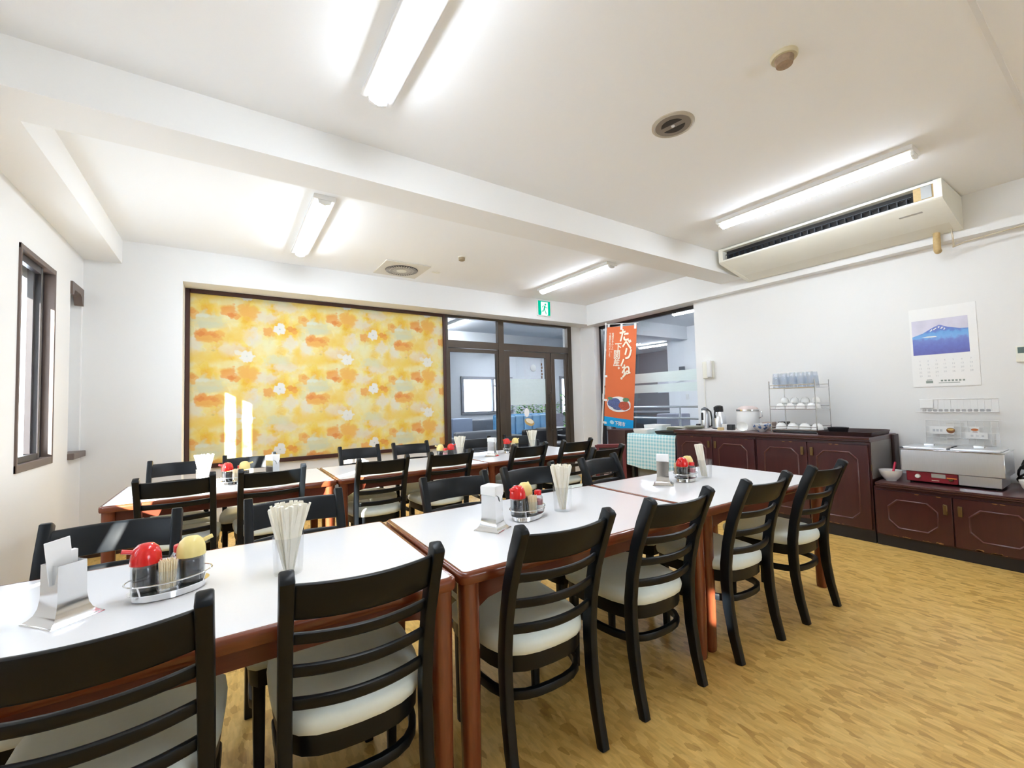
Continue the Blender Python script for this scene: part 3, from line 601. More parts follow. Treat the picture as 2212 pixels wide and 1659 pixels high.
# exit sign
t = thing('exit_sign', 'green and white running figure exit sign above the glass partition', 'exit sign', (4.085, YH, 2.70))
b = BM(); box(b, -0.13, 0.13, -0.025, 0, -0.125, 0.122, 0.006); obj('case', b, WHITEM, t)
b = BM(); box(b, -0.117, 0.117, -0.0275, -0.025, -0.112, 0.108); obj('green_face', b, EXITG, t)
b = BM(); prism(b, [(-0.065, -0.112), (-0.055, -0.06), (-0.065, -0.04), (-0.065, 0.095), (0.07, 0.095), (0.07, -0.095), (0.055, -0.112)], -0.0285, -0.0275, 'y'); obj('white_doorway', b, EXITE, t)
b = BM()
def stroke(pts, r): 
    for (x0, z0), (x1, z1) in zip(pts[:-1], pts[1:]):
        d = Vector((x1 - x0, z1 - z0)).normalized(); n = Vector((-d.y, d.x)) * r
        prism(b, [(x0 + n.x, z0 + n.y), (x0 - n.x, z0 - n.y), (x1 - n.x, z1 - n.y), (x1 + n.x, z1 + n.y)], -0.0295, -0.0285, 'y')
vs = lathe(b, [(0.016, 0), (0.016, 0.001)], seg=16); bmesh.ops.transform(b, matrix=Matrix.Translation((0.022, -0.0285, 0.058)) @ Matrix.Rotation(PI / 2, 4, 'X'), verts=vs)
stroke([(0.012, 0.035), (-0.004, -0.02)], 0.013); stroke([(0.01, 0.03), (0.04, 0.006), (0.062, 0.006)], 0.005); stroke([(0.0, 0.032), (-0.03, 0.03), (-0.04, 0.008)], 0.005)
stroke([(-0.004, -0.02), (0.022, -0.055), (0.034, -0.095)], 0.007); stroke([(-0.008, -0.018), (-0.02, -0.05), (-0.05, -0.05)], 0.007)
obj('running_figure', b, EXITG, t)

# air conditioner on the ceiling by the right wall
t = thing('air_conditioner', 'long cream ceiling hung air conditioner on the right', 'air conditioner', (0, 0, 0))
b = BM(); Y0, Y1 = 0.80, 2.53
prism(b, [(4.405, 2.705), (4.40, 2.69), (4.41, 2.678), (4.80, 2.595), (4.80, 2.70), (4.47, 2.705)], Y0 + 0.04, Y1 - 0.04, 'y')
prism(b, [(4.40, 2.825), (4.40, 2.805), (4.47, 2.80), (4.47, 2.825)], Y0 + 0.02, Y1 - 0.02, 'y')
prism(b, [(4.47, 2.705), (4.995, 2.66), (4.995, 2.835), (4.47, 2.835)], Y0 + 0.02, Y1 - 0.02, 'y')
obj('body', b, CREAM, t)
b = BM(); prism(b, [(4.80, 2.5955), (4.975, 2.56), (4.995, 2.58), (4.995, 2.67), (4.80, 2.70)], Y0 + 0.02, Y1 - 0.02, 'y'); obj('intake_panel', b, CREAM2, t)
b = BM()
for a, c in ((Y0, Y0 + 0.045), (Y1 - 0.045, Y1)):
    b = BM(); prism(b, [(4.405, 2.83), (4.40, 2.80), (4.40, 2.69), (4.415, 2.675), (4.80, 2.593), (4.98, 2.557), (4.998, 2.58), (4.998, 2.83)], a, c, 'y'); obj('end_cover', b, CREAM, t)
b = BM(); box(b, 4.396, 4.40, Y0 + 0.055, Y0 + 0.115, 2.708, 2.802); obj('display_panel', b, GREYPL, t)
b = BM(); box(b, 4.402, 4.44, Y0 + 0.045, Y0 + 0.16, 2.706, 2.803); obj('tan_filler', b, TAN, t)
b = BM(); box(b, 4.455, 4.468, Y0 + 0.16, Y1 - 0.06, 2.706, 2.803); obj('outlet', b, mat('slot_black', (0.012, 0.010, 0.009), 0.7), t)
b = BM()
for k in range(26):
    y = Y0 + 0.2 + k * (Y1 - Y0 - 0.3) / 25
    box(b, 4.415, 4.453, y, y + 0.006, 2.708, 2.752)
box(b, 4.41, 4.425, Y0 + 0.17, Y1 - 0.07, 2.752, 2.758); box(b, 4.412, 4.45, Y0 + 0.17, Y1 - 0.07, 2.706, 2.712)
obj('vanes', b, DARKPL, t)
b = BM(); vs = box(b, -0.001, 0.001, 0, 0.14, -0.012, 0.012); bmesh.ops.transform(b, matrix=Matrix.Translation((4.53, 0.94, 2.6525)) @ Matrix.Rotation(math.radians(-78), 4, 'Y'), verts=vs); obj('name_plate', b, mat('grey_label', (0.50, 0.48, 0.43), 0.6), t)
b = BM(); tube(b, [(4.94, 0.95, 2.60), (4.94, 0.95, 2.52), (4.945, 0.952, 2.46), (4.96, 0.955, 2.43), (4.985, 0.955, 2.425)], 0.024, 12); obj('drain_pipe', b, TAN, t)
b = BM(); tube(b, [(4.93, 0.86, 2.58), (4.935, 0.855, 2.5), (4.97, 0.86, 2.445), (4.992, 0.87, 2.435), (4.992, 0.80, 2.455), (4.992, 0.5, 2.48), (4.992, 0.1, 2.495), (4.992, -1.0, 2.51)], 0.006, 8)
tag(obj('wall_cable', b, mat('cream_cable', (0.62, 0.55, 0.42), 0.6)), 'thin cream cable running along the header from the air conditioner', 'cable')

# ------------------------------------------------------------------ chairs
def seat_outline(k=1.0, dy=0.0):
    half = [(0.0, 0.0), (0.06, 0.003), (0.11, 0.014), (0.15, 0.036), (0.178, 0.07), (0.196, 0.12), (0.207, 0.19), (0.213, 0.28), (0.215, 0.36), (0.211, 0.405), (0.19, 0.43), (0.10, 0.438), (0.0, 0.44)]
    pts = half + [(-x, y) for x, y in reversed(half[1:-1])]
    return [(x * k, 0.22 + (y - 0.22) * k + dy) for x, y in pts]
POST = [(0.0, 0.0), (0.028, 0.12), (0.046, 0.24), (0.052, 0.36), (0.050, 0.44), (0.036, 0.54), (0.010, 0.65), (-0.03, 0.76), (-0.072, 0.855)]
def post_y(z):
    for (y0, z0), (y1, z1) in zip(POST[:-1], POST[1:]):
        if z0 <= z <= z1: return y0 + (y1 - y0) * (z - z0) / (z1 - z0)
    return POST[-1][0]
def make_chair():
    t = thing('dining_chair', 'chair', 'chair', (0, 0, 0), 0, 'black ladder back dining chairs')
    S = 0.028
    b = BM()
    def ring(k, z): return [(x, y + S, z) for x, y in seat_outline(k)]
    loft(b, [ring(0.97, 0.398), ring(1.0, 0.402), ring(1.012, 0.418), ring(1.0, 0.436), ring(0.95, 0.448), ring(0.82, 0.457), ring(0.55, 0.462), ring(0.2, 0.464)])
    obj('seat_cushion', b, VINYL, t, 60)
    b = BM(); loft(b, [ring(0.955, 0.342), ring(0.96, 0.345), ring(0.96, 0.399)]); obj('seat_frame', b, BLACK, t)
    b = BM()
    o_ = [(x, y + S) for x, y in seat_outline(0.90)]
    n = len(o_); half = 12
    # open U hoop from right front leg round the back to the left front leg
    path = [(0.178, 0.40)] + [(x, y) for x, y in reversed(o_[1:9])] + [o_[0]] + [(-x, y) for x, y in o_[1:9]] + [(-0.178, 0.40)]
    sweep(b, [(x, y, 0.262) for x, y in path], rrect(0.022, 0.032, 0.006, 2)); obj('hoop_stretcher', b, BLACK, t)
    for s in (-1, 1):
        b = BM(); x = s * 0.178
        loft(b, [[(x + p[0] * k, 0.418 + p[1] * k, z) for p in rrect(0.038, 0.038, 0.008, 2)] for z, k in ((0, 0.78), (0.2, 0.93), (0.36, 1.0))]); obj('front_leg', b, BLACK, t)
    for s in (-1, 1):
        b = BM(); x = s * 0.183
        pts = [(x, y, z) for y, z in POST] + [(x, -0.0745, 0.861)]; sc = [(1.0, 0.82), (1, 0.95), (1, 1.05), (1, 1.1), (1, 1.1), (1, 1.05), (1, 1.08), (1, 1.15), (1, 1.12), (0.86, 0.72)]
        sweep(b, pts, rrect(0.034, 0.044, 0.007, 2), Vector((0, 1, 0)), True, sc); obj('rear_leg', b, BLACK, t)
    def bowed(zc, h, th, bow, nm):
        b = BM(); rings = []
        for k in range(15):
            u = -1 + 2 * k / 14; x = u * 0.172; dy = -bow * (1 - u * u)
            r = []
            for a, c in rrect(th, h, min(th, h) * 0.38, 2):
                z = zc + c; r.append((x, post_y(z) + dy + a, z))
            rings.append(r)
        loft(b, rings); obj(nm, b, BLACK, t)
    bowed(0.785, 0.100, 0.022, 0.042, 'top_rail')
    for z in (0.682, 0.592, 0.503): bowed(z, 0.033, 0.020, 0.042, 'slat')
    return t
chair0 = make_chair(); used = [0]
def place(x, ytop, face, label, rot=0.0):
    """x, ytop = centre of the top of the back; face +1 looks to +y, -1 to -y"""
    a = rot + (0 if face > 0 else PI)
    # local back top is at y=-0.072
    ox = x - (-(-0.072) * math.sin(a)); oy = ytop - (-0.072) * math.cos(a)
    if used[0] == 0:
        c = chair0; c.location = (ox, oy, 0); c.rotation_euler = (0, 0, a); c['label'] = label; used[0] = 1
    else: c = dup(chair0, (ox, oy, 0), a, label)
    return c
R_ = math.radians
for x, y, f, l, r in [
    (-0.235, 1.125, 1, 'black ladder back chair at the bottom left corner of the photo, cut by the frame', R_(-1)),
    (0.285, 1.125, 1, 'black ladder back chair in the foreground, left of the first pair of joined table legs', R_(-3)),
    (0.925, 1.095, 1, 'black ladder back chair on the near side, right of the first joined table legs', R_(-2)),
    (1.525, 1.09, 1, 'third black chair from the right on the near side of the front tables', R_(-2)),
    (2.165, 1.06, 1, 'second black chair from the right on the near side of the front tables', R_(-2)),
    (2.80, 1.04, 1, 'rightmost black chair on the near side, in front of the maroon cabinets', R_(-2)),
    (-0.345, 2.19, -1, 'black chair behind the front table, beyond the napkin holder at the left', R_(-2)),
    (0.26, 2.19, -1, 'black chair behind the front table, beyond the big cup of chopsticks', R_(1)),
    (1.05, 2.18, -1, 'black chair behind the front middle table, left of its napkin holder', R_(-1)),
    (1.56, 2.19, -1, 'black chair behind the front middle table, beyond its condiment tray', R_(1)),
    (2.17, 2.20, -1, 'black chair at the far side of the front right table, left of its napkin holder', R_(8)),
    (2.70, 2.60, 1, 'black chair standing in the aisle before the dark red picture stand', R_(4)),
    (-0.255, 3.29, 1, 'leftmost black chair on the near side of the back tables', R_(-1)),
    (0.26, 3.29, 1, 'second black chair from the left on the near side of the back tables', R_(1)),
    (1.00, 3.29, 1, 'third black chair from the left on the near side of the back tables', R_(-1)),
    (1.57, 3.29, 1, 'fourth black chair from the left on the near side of the back tables', R_(-1)),
    (2.385, 3.29, 1, 'fifth black chair from the left on the near side of the back tables', R_(-1)),
    (2.98, 3.29, 1, 'rightmost black chair on the near side of the back tables', R_(0)),
    (-0.32, 4.43, -1, 'black chair at the far left against the wall side of the back tables', R_(0)),
    (0.17, 4.43, -1, 'black chair in front of the sunlit strips of the floral panel', R_(0)),
    (1.10, 4.44, -1, 'black chair in front of the middle of the floral panel', R_(0)),
    (1.63, 4.44, -1, 'black chair in front of the right part of the floral panel', R_(0)),
    (2.42, 4.44, -1, 'black chair before the fixed glass, behind the back right table', R_(0)),
    (3.00, 4.44, -1, 'black chair before the glass door, behind the back right table', R_(0))]:
    place(x + (0.014 if y < 1.2 else 0), y, f, l, r)

# ------------------------------------------------------------------ tables
TW, TD, TH = 1.325, 0.84, 0.70
def make_table():
    t = thing('dining_table', 'table', 'table', (0, 0, 0), 0, 'white topped dining tables')
    b = BM(); loft(b, [[(x, y, z) for x, y in rrect(TW - 0.036, TD - 0.036, 0.012, 2)] for z in (0.672, TH)]); obj('tabletop', b, LAMI, t)
    b = BM(); o = rrect(TW, TD, 0.03, 3); i = rrect(TW - 0.036, TD - 0.036, 0.012, 3)
    def rg(k, z): return [(p[0] * k + q[0] * (1 - k), p[1] * k + q[1] * (1 - k), z) for p, q in zip(o, i)]
    loft(b, [rg(0, TH + 0.0002), rg(0.45, TH + 0.0002), rg(0.85, TH - 0.004), rg(1, TH - 0.012), rg(1, TH - 0.030), rg(0.8, TH - 0.038), rg(0, TH - 0.038)], False, False); obj('edge_band', b, REDWOOD, t, 60)
    b = BM()
    for s in (-1, 1):
        y = s * (TD / 2 - 0.055)
        pts = [(-TW / 2 + 0.07, 0.664), (TW / 2 - 0.07, 0.664), (TW / 2 - 0.07, 0.555), (TW / 2 - 0.12, 0.585), (TW / 2 - 0.2, 0.60), (-TW / 2 + 0.2, 0.60), (-TW / 2 + 0.12, 0.585), (-TW / 2 + 0.07, 0.555)]
        prism(b, pts, y - 0.011, y + 0.011, 'y')
        x = s * (TW / 2 - 0.055); box(b, x - 0.011, x + 0.011, -TD / 2 + 0.07, TD / 2 - 0.07, 0.585, 0.664)
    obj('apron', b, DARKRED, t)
    for sx in (-1, 1):
        for sy in (-1, 1):
            b = BM(); x, y = sx * (TW / 2 - 0.045), sy * (TD / 2 - 0.045)
            loft(b, [[(x + p[0] * k, y + p[1] * k, z) for p in rrect(0.066, 0.066, 0.022, 3)] for z, k in ((0, 0.80), (0.02, 0.86), (0.35, 0.95), (0.662, 1.0))]); obj('leg', b, REDWOODV, t, 60)
    return t
t0 = make_table()
TABS = [(-0.045, 1.68, 'white dining table in the foreground at the lower left'), (1.292, 1.665, 'middle white dining table of the front row'), (2.622, 1.655, 'right white dining table of the front row, beside the maroon cabinets'),
        (0.035, 3.87, 'left white dining table of the back row, nearest the left window'), (1.365, 3.87, 'middle white dining table of the back row'), (2.69, 3.865, 'right white dining table of the back row, before the glass door')]
for i, (x, y, l) in enumerate(TABS):
    a = R_(-0.9) if i < 3 else R_(-0.3)
    if i == 0: t0.location = (x, y, 0); t0.rotation_euler = (0, 0, a); t0['label'] = l
    else: dup(t0, (x, y, 0), a, l)

# ------------------------------------------------------------------ table-top items
def make_napkin():
    t = thing('napkin_holder', 'n', 'napkin holder', (0, 0, 0), 0, 'chrome napkin holders')
    b = BM()
    prof = [(0.0, 0.028), (0.002, 0.0255), (0.008, 0.017), (0.018, 0.009), (0.034, 0.0035), (0.06, 0.0005), (0.148, 0.0)]
    def ring(z, f, t_): return [(sx * (0.035 + f - t_), sy * (0.031 + f - t_), z) for sx, sy in ((-1, -1), (1, -1), (1, 1), (-1, 1))]
    loft(b, [ring(z, f, 0) for z, f in prof] + [ring(max(z, 0.003), f, 0.0012) for z, f in reversed(prof)], False, True)
    obj('shell', b, CHROME, t, 30)
    return t
def make_napkins():
    b = BM()
    for k in range(6):
        y = -0.0285 + k * 0.0094
        box(b, -0.031 + 0.001 * (k % 2), 0.0315, y, y + 0.009, 0.022, 0.180 + 0.004 * (k % 3), 0.002, 1)
    box(b, -0.037, 0.0385, -0.0335, 0.0335, 0.1495, 0.190, 0.004, 2)
    prism(b, [(-0.0325, 0.155), (-0.0325, 0.186), (0.0325, 0.186), (0.0325, 0.150), (0.022, 0.138), (0.006, 0.118), (-0.004, 0.140)], 0.0365, 0.0392, 'x')
    prism(b, [(-0.036, 0.152), (-0.036, 0.186), (0.038, 0.186), (0.038, 0.146), (0.02, 0.149), (0.0, 0.151)], -0.0352, -0.0325, 'y')
    o = obj('paper_napkins', b, PAPER); return o
nh0 = make_napkin(); np0 = make_napkins()
def make_cup():
    t = thing('chopstick_cup', 'c', 'cup', (0, 0, 0), 0, 'clear plastic chopstick cups')
    b = BM(); lathe(b, [(0.001, 0.001), (0.042, 0.001), (0.0435, 0.004), (0.048, 0.122), (0.0466, 0.122), (0.042, 0.006), (0.001, 0.005)], seg=28, cap0=False, cap1=False); obj('wall', b, CLEARP, t, 60)
    return t
cup0 = make_cup()
b = BM(); w = 0.0065
prism(b, [(-w * 0.75, 0), (w * 0.75, 0), (w * 1.25, 0.212), (w * 1.0, 0.219), (-w * 1.0, 0.219), (-w * 1.25, 0.212)], -0.0034, 0.0034, 'y')
ch0 = obj('chopsticks', b, PAPERW)
def make_tray():
    t = thing('condiment_tray', 't', 'tray', (0, 0, 0), 0, 'oval chrome condiment trays')
    sy = 0.62
    b = BM(); lathe(b, [(0.078, 0), (0.082, 0.002), (0.080, 0.016), (0.088, 0.020), (0.092, 0.019), (0.092, 0.021), (0.0, 0.021)], seg=40, sx=1, sy=sy, cap1=False); obj('base', b, CHROME, t)
    b = BM(); pts = [(0.098 * math.cos(2 * PI * k / 36), 0.098 * sy * math.sin(2 * PI * k / 36), 0.046) for k in range(37)]; tube(b, pts, 0.0022, 6)
    for a in (0.7, 2.44, 3.84, 5.58): tube(b, [(0.090 * math.cos(a), 0.090 * sy * math.sin(a), 0.02), (0.098 * math.cos(a), 0.098 * sy * math.sin(a), 0.046)], 0.002, 6)
    obj('rail', b, CHROME, t)
    return t
tray0 = make_tray()
def make_sauce(cap, capname, label):
    t = thing('sauce_bottle', label, 'sauce bottle', (0, 0, 0), 0, label)
    b = BM(); lathe(b, [(0.0245, 0.0005), (0.026, 0.004), (0.026, 0.046), (0.024, 0.052)], seg=24, sx=0.92, sy=0.92); obj('sauce', b, SOY, t)
    b = BM(); lathe(b, [(0.0255, 0.0), (0.027, 0.002), (0.027, 0.064), (0.0262, 0.064), (0.026, 0.004)], seg=24, cap0=False, cap1=False); obj('glass', b, CLEARG, t, 60)
    b = BM(); lathe(b, [(0.0285, 0.058), (0.0285, 0.066), (0.0275, 0.078), (0.0225, 0.092), (0.014, 0.1), (0.004, 0.102)], seg=26)
    sweep(b, [(0.018, 0, 0.085), (0.032, 0, 0.090), (0.042, 0, 0.093)], circ(0.005, 8)); obj('cap', b, cap, t, 60)
    return t
soy0 = make_sauce(REDPL, 'red', 'red capped soy sauce bottle'); sau0 = make_sauce(YELPL, 'yellow', 'yellow capped sauce bottle')
def make_pickjar():
    t = thing('toothpick_jar', 'j', 'jar', (0, 0, 0), 0, 'glass toothpick jars')
    b = BM(); lathe(b, [(0.0, 0.001), (0.019, 0.001), (0.021, 0.004), (0.022, 0.048), (0.0208, 0.048), (0.0195, 0.006), (0.0, 0.005)], seg=20, cap0=False, cap1=False); obj('glass', b, CLEARG, t, 60)
    return t
jar0 = make_pickjar()
b = BM()
for k in range(44):
    a = k * 2.399; r = 0.0178 * math.sqrt((k + 0.5) / 44); z = 0.068 + rnd.uniform(-0.003, 0.004)
    sweep(b, [(r * 0.85 * math.cos(a), r * 0.85 * math.sin(a), 0.006), (r * math.cos(a), r * math.sin(a), z)], circ(0.0013, 5), Vector((0, 1, 0)))
pk0 = obj('toothpicks', b, PICK); pk0['kind'] = 'stuff'
def make_shaker():
    t = thing('spice_shaker', 's', 'spice shaker', (0, 0, 0), 0, 'small red capped spice shakers')
    b = BM(); lathe(b, [(0.0155, 0.0006), (0.0165, 0.003), (0.0165, 0.042)], seg=20); obj('seasoning', b, PINK, t)
    b = BM(); lathe(b, [(0.017, 0.0), (0.018, 0.002), (0.018, 0.050), (0.012, 0.060), (0.011, 0.060), (0.017, 0.049), (0.0172, 0.003)], seg=20, cap0=False, cap1=False); obj('glass', b, CLEARG, t, 60)
    b = BM(); lathe(b, [(0.0125, 0.058), (0.0125, 0.072), (0.011, 0.074)], seg=20); obj('cap', b, REDPL, t)
    b = BM(); lathe(b, [(0.01835, 0.004), (0.01835, 0.026)], seg=20, cap0=False, cap1=False); obj('paper_label', b, WHITEP, t)
    return t
sh0 = make_shaker()
def rescale(root, kx, ky=None, kz=None):
    seen = set()
    for o in [root] + list(root.children_recursive):
        if o.type == 'MESH' and o.data.name not in seen: seen.add(o.data.name); o.data.transform(Matrix.Diagonal((kx, ky or kx, kz or kx, 1)))
rescale(tray0, 1.08, 1.16, 1.1); rescale(soy0, 1.32); rescale(sau0, 1.32); rescale(jar0, 1.24); rescale(pk0, 1.24); rescale(sh0, 1.36)
protos = dict(nh=[nh0, 0], np=[np0, 0], cup=[cup0, 0], ch=[ch0, 0], tray=[tray0, 0], soy=[soy0, 0], sau=[sau0, 0], jar=[jar0, 0], pk=[pk0, 0], sh=[sh0, 0])
def put(kind, cat, loc, rot, label, group):
    p, n = protos[kind]; protos[kind][1] = 1
    rot = rot if isinstance(rot, tuple) else (0, 0, rot)
    if n == 0:
        p.location = loc; p.rotation_euler = rot; p['label'] = label; p['category'] = cat; o = p
    else:
        o = dup(p, loc, 0, label, None, rot)
    if group: o['group'] = group
    return o
SETS = [  # where, napkin(x,y,rot), tray(x,y,rot), cup(x,y), chopstick lean seed
    ('on the front left table', (-0.365, 1.66, R_(-50)), (-0.142, 1.685, R_(14), 0), (0.172, 1.63), 27, 0),
    ('on the front middle table', (0.965, 1.63, R_(-62)), (1.190, 1.68, R_(20), 1), (1.402, 1.675), 20, 1),
    ('on the front right table', (2.325, 1.775, R_(-55)), (2.545, 1.765, R_(15), 2), (2.735, 1.745), 18, 2),
    ('on the back left table', (0.300, 3.87, R_(-50)), (0.062, 3.86, R_(10), 0), (-0.140, 3.90), 24, 3),
    ('on the back middle table', None, (1.80, 3.92, R_(185), 0), (1.935, 3.88), 20, 4),
    ('on the back right table', (2.300, 3.86, R_(-55)), (2.62, 3.98, R_(10), 0), (2.905, 3.97), 24, 5)]
Z7 = TH + 0.0004
for where, nk, tr, cp, nch, seed in SETS:
    rr = random.Random(100 + seed)
    if nk:
        put('nh', 'napkin holder', (nk[0], nk[1], Z7), nk[2], 'flared chrome napkin holder ' + where, 'chrome napkin holders')
        if seed == 0:
            b = BM()
            for k in range(3): box(b, -0.008 + k * 0.0052, -0.003 + k * 0.0052, -0.026, 0.026, 0.02, 0.176, 0.001, 1)
            vs = box(b, -0.0015, 0.0015, -0.027, 0.027, 0.10, 0.215, 0.001, 1); bmesh.ops.transform(b, matrix=Matrix.Translation((0.012, 0.0, 0)) @ Matrix.Rotation(R_(6), 4, 'X'), verts=vs)
            tag(obj('paper_napkins', b, PAPER), 'few tall white paper napkins standing in the chrome holder ' + where, 'napkins', None, (nk[0], nk[1], Z7), (0, 0, nk[2]))
        else: put('np', 'napkins', (nk[0], nk[1], Z7), nk[2], 'folded white paper napkins in the chrome holder ' + where, 'folded napkins in the holders')
    put('tray', 'tray', (tr[0], tr[1], Z7), tr[2], 'oval chrome condiment tray ' + where, 'oval chrome condiment trays')
    ca, sa = math.cos(tr[2]), math.sin(tr[2])
    def tp(x, y): return (tr[0] + x * ca - y * sa, tr[1] + x * sa + y * ca, Z7 + 0.0237)
    if tr[3] == 0: lay = dict(soy=(-0.055, 0.012, PI), sau=(0.050, -0.012, 0), jar=(-0.012, -0.042, 0), sh=(0.033, 0.051, 0))
    elif tr[3] == 1: lay = dict(soy=(-0.051, 0.020, PI), sau=(0.030, 0.035, 0.3), jar=(-0.012, -0.036, 0), sh=(0.045, -0.030, 0))
    else: lay = dict(soy=(-0.052, 0.0, PI), sau=(0.045, 0.0, 0), jar=(-0.004, 0.050, 0), sh=(-0.004, -0.045, 0))
    put('soy', 'sauce bottle', tp(*lay['soy'][:2]), tr[2] + lay['soy'][2], 'red capped soy sauce bottle ' + where, 'red capped soy sauce bottles')
    put('sau', 'sauce bottle', tp(*lay['sau'][:2]), tr[2] + lay['sau'][2], 'yellow capped dark sauce bottle ' + where, 'yellow capped sauce bottles')
    put('jar', 'jar', tp(*lay['jar'][:2]), 0, 'clear toothpick jar ' + where, 'glass toothpick jars')
    put('pk', 'toothpicks', tp(*lay['jar'][:2]), 0.3 * seed, 'bundle of wooden toothpicks in the jar ' + where, 'toothpicks in the jars')
    put('sh', 'spice shaker', tp(*lay['sh'][:2]), 0.4, 'small red capped spice shaker ' + where, 'small red capped spice shakers')
    put('cup', 'cup', (cp[0], cp[1], Z7), 0, 'clear plastic cup of chopsticks ' + where, 'clear plastic chopstick cups')
    for k in range(nch):
        a = k * 2.39996 + seed; q = math.sqrt((k + 0.5) / nch)
        r0, r1 = 0.024 * q, 0.030 * q
        if seed in (2,): r1 *= 0.8
        x0, y0 = -0.4 * r0 * math.cos(a + 0.5), -0.4 * r0 * math.sin(a + 0.5)
        if k < nch * 0.55: x0, y0 = 0.7 * r0 * math.cos(a), 0.7 * r0 * math.sin(a)
        tilt = (0.07 if k % 3 else 0.13) + 0.15 * q + rr.uniform(-0.03, 0.03)
        if k == 0 and seed in (0, 1): tilt = 0.30
        if seed == 2: tilt = 0.14 + rr.uniform(-0.03, 0.03); a = R_(150) + rr.uniform(-0.35, 0.35); x0, y0 = rr.uniform(-0.012, 0.02), rr.uniform(-0.02, 0.02)
        M = Matrix.Rotation(a, 4, 'Z') @ Matrix.Rotation(tilt, 4, 'Y') @ Matrix.Rotation(rr.uniform(0, PI), 4, 'Z')
        put('ch', 'chopsticks', (cp[0] + x0, cp[1] + y0, Z7 + 0.0075 + rr.uniform(0, 0.006)), tuple(M.to_euler()), 'paper wrapped disposable chopsticks standing in the cup ' + where, 'chopsticks in the cup ' + where)

# ------------------------------------------------------------------ maroon cabinets along the right wall
def octa(y0, y1, z0, z1, c): return [(y0 + c, z0), (y1 - c, z0), (y1, z0 + c), (y1, z1 - c), (y1 - c, z1), (y0 + c, z1), (y0, z1 - c), (y0, z0 + c)]
def cabinet(label, y0, y1, h, kick, hx=4.47, hinge_right=True, low=False, grp='maroon cabinets'):
    t = thing('cabinet', label, 'cabinet', (0, 0, 0), 0, grp)
    b = BM(); box(b, hx + 0.022, XR - 0.02, y0 + 0.001, y1 - 0.001, kick, h - 0.001); obj('carcass', b, CAB, t)
    b = BM(); box(b, hx + 0.03, XR - 0.02, y0 + 0.001, y1 - 0.001, 0, kick); obj('kick_plate', b, KICK, t)
    ym = (y0 + y1) / 2
    for a, c, inner in ((y0 + 0.012, ym - 0.003, 1), (ym + 0.003, y1 - 0.012, -1)):
        d = BM(); box(d, hx, hx + 0.021, a, c, kick + 0.012, h - 0.022, 0.003, 1); door = obj('door', d, CAB, t)
        b = BM(); mg = 0.068 if not low else 0.075; cc = 0.06
        oc = octa(a + mg, c - mg, kick + 0.075, h - 0.085, cc); ic = octa(a + mg + 0.012, c - mg - 0.012, kick + 0.087, h - 0.097, cc - 0.004)
        loft(b, [[(hx - 0.001, *p) for p in oc], [(hx - 0.009, *[(u + v) / 2 for u, v in zip(p, q)]) for p, q in zip(oc, ic)], [(hx - 0.001, *p) for p in ic]], False, False); obj('moulding', b, CABL, door)
        yh = c - 0.036 if inner > 0 else a + 0.036; zh = h - 0.105 if not low else h - 0.115
        b = BM(); box(b, hx - 0.014, hx - 0.001, yh - 0.012, yh + 0.012, zh - 0.038, zh + 0.038, 0.003, 1); box(b, hx - 0.017, hx - 0.013, yh - 0.004, yh + 0.004, zh - 0.034, zh + 0.034); obj('handle', b, BRASS, door)
        b = BM(); rr = random.Random(int(a * 1000)); n = 0
        for k in range(7 if low else 3):
            yy = rr.uniform(a + 0.03, c - 0.08); w_ = rr.uniform(0.012, 0.05); hh = rr.uniform(0.004, 0.016 if low else 0.008); zz = kick + 0.0135
            top = [(yy + w_ * (1 - q / 6), zz + hh * (0.35 + 0.65 * rr.random())) for q in range(7)]
            prism(b, [(yy, zz), (yy + w_, zz)] + top, hx - 0.0012, hx - 0.0002, 'x')
        for k in range(2):
            yy = rr.uniform(a + 0.05, c - 0.1); prism(b, [(yy, h - 0.026), (yy + 0.03, h - 0.026), (yy + 0.026, h - 0.031), (yy + 0.008, h - 0.033)], hx - 0.0012, hx - 0.0002, 'x')
        obj('chipped_paint', b, CHIP, door)
    return t
cabinet('tall maroon double door cabinet beside the blue checked table', 2.285, 3.215, 0.835, 0.10)
tc_ = cabinet('tall maroon double door cabinet next to the lower counter, below the cup rack', 1.352, 2.283, 0.835, 0.10)
b = BM(); box(b, 4.50, 4.99, 1.3475, 1.3515, 0.53, 0.835); obj('side_panel', b, GREYSIDE, tc_, 0, 'grey side panel')
b = BM(); box(b, 4.99, XR - 0.004, 1.325, 1.3505, 0.53, 0.872, 0.008); obj('rear_post', b, WALNUT, tc_)
b = BM()
for z in (0.60, ): box(b, 4.478, 4.492, 1.3485, 1.351, z, z + 0.05)
obj('hinge', b, BRASS, tc_)
cabinet('low maroon double door cabinet under the steel food warmer', 0.412, 1.345, 0.478, 0.085, low=True)
cabinet('low maroon cabinet right of the food warmer, cut by the frame', -0.53, 0.408, 0.478, 0.085, low=True)
def worktop(name, label, y0, y1, z0, z1, x0):
    b = BM(); h = z1 - z0
    pr = [(x0 + 0.018, z0), (x0 + 0.012, z0 + h * 0.12), (x0 + 0.004, z0 + h * 0.2), (x0 + 0.004, z0 + h * 0.36), (x0 + 0.011, z0 + h * 0.42), (x0 + 0.011, z0 + h * 0.5), (x0, z0 + h * 0.56), (x0 - 0.003, z0 + h * 0.74), (x0 + 0.004, z0 + h * 0.82), (x0 + 0.002, z0 + h * 0.95), (x0 + 0.008, z1), (XR - 0.002, z1), (XR - 0.002, z0)]
    prism(b, pr, y0, y1, 'y'); return tag(obj(name, b, CABL if False else CABT, None, 25), label, 'worktop')
CABT = mat('maroon_worktop', (0.078, 0.028, 0.029), 0.3, var=0.25, scale=12, coat=0.2)
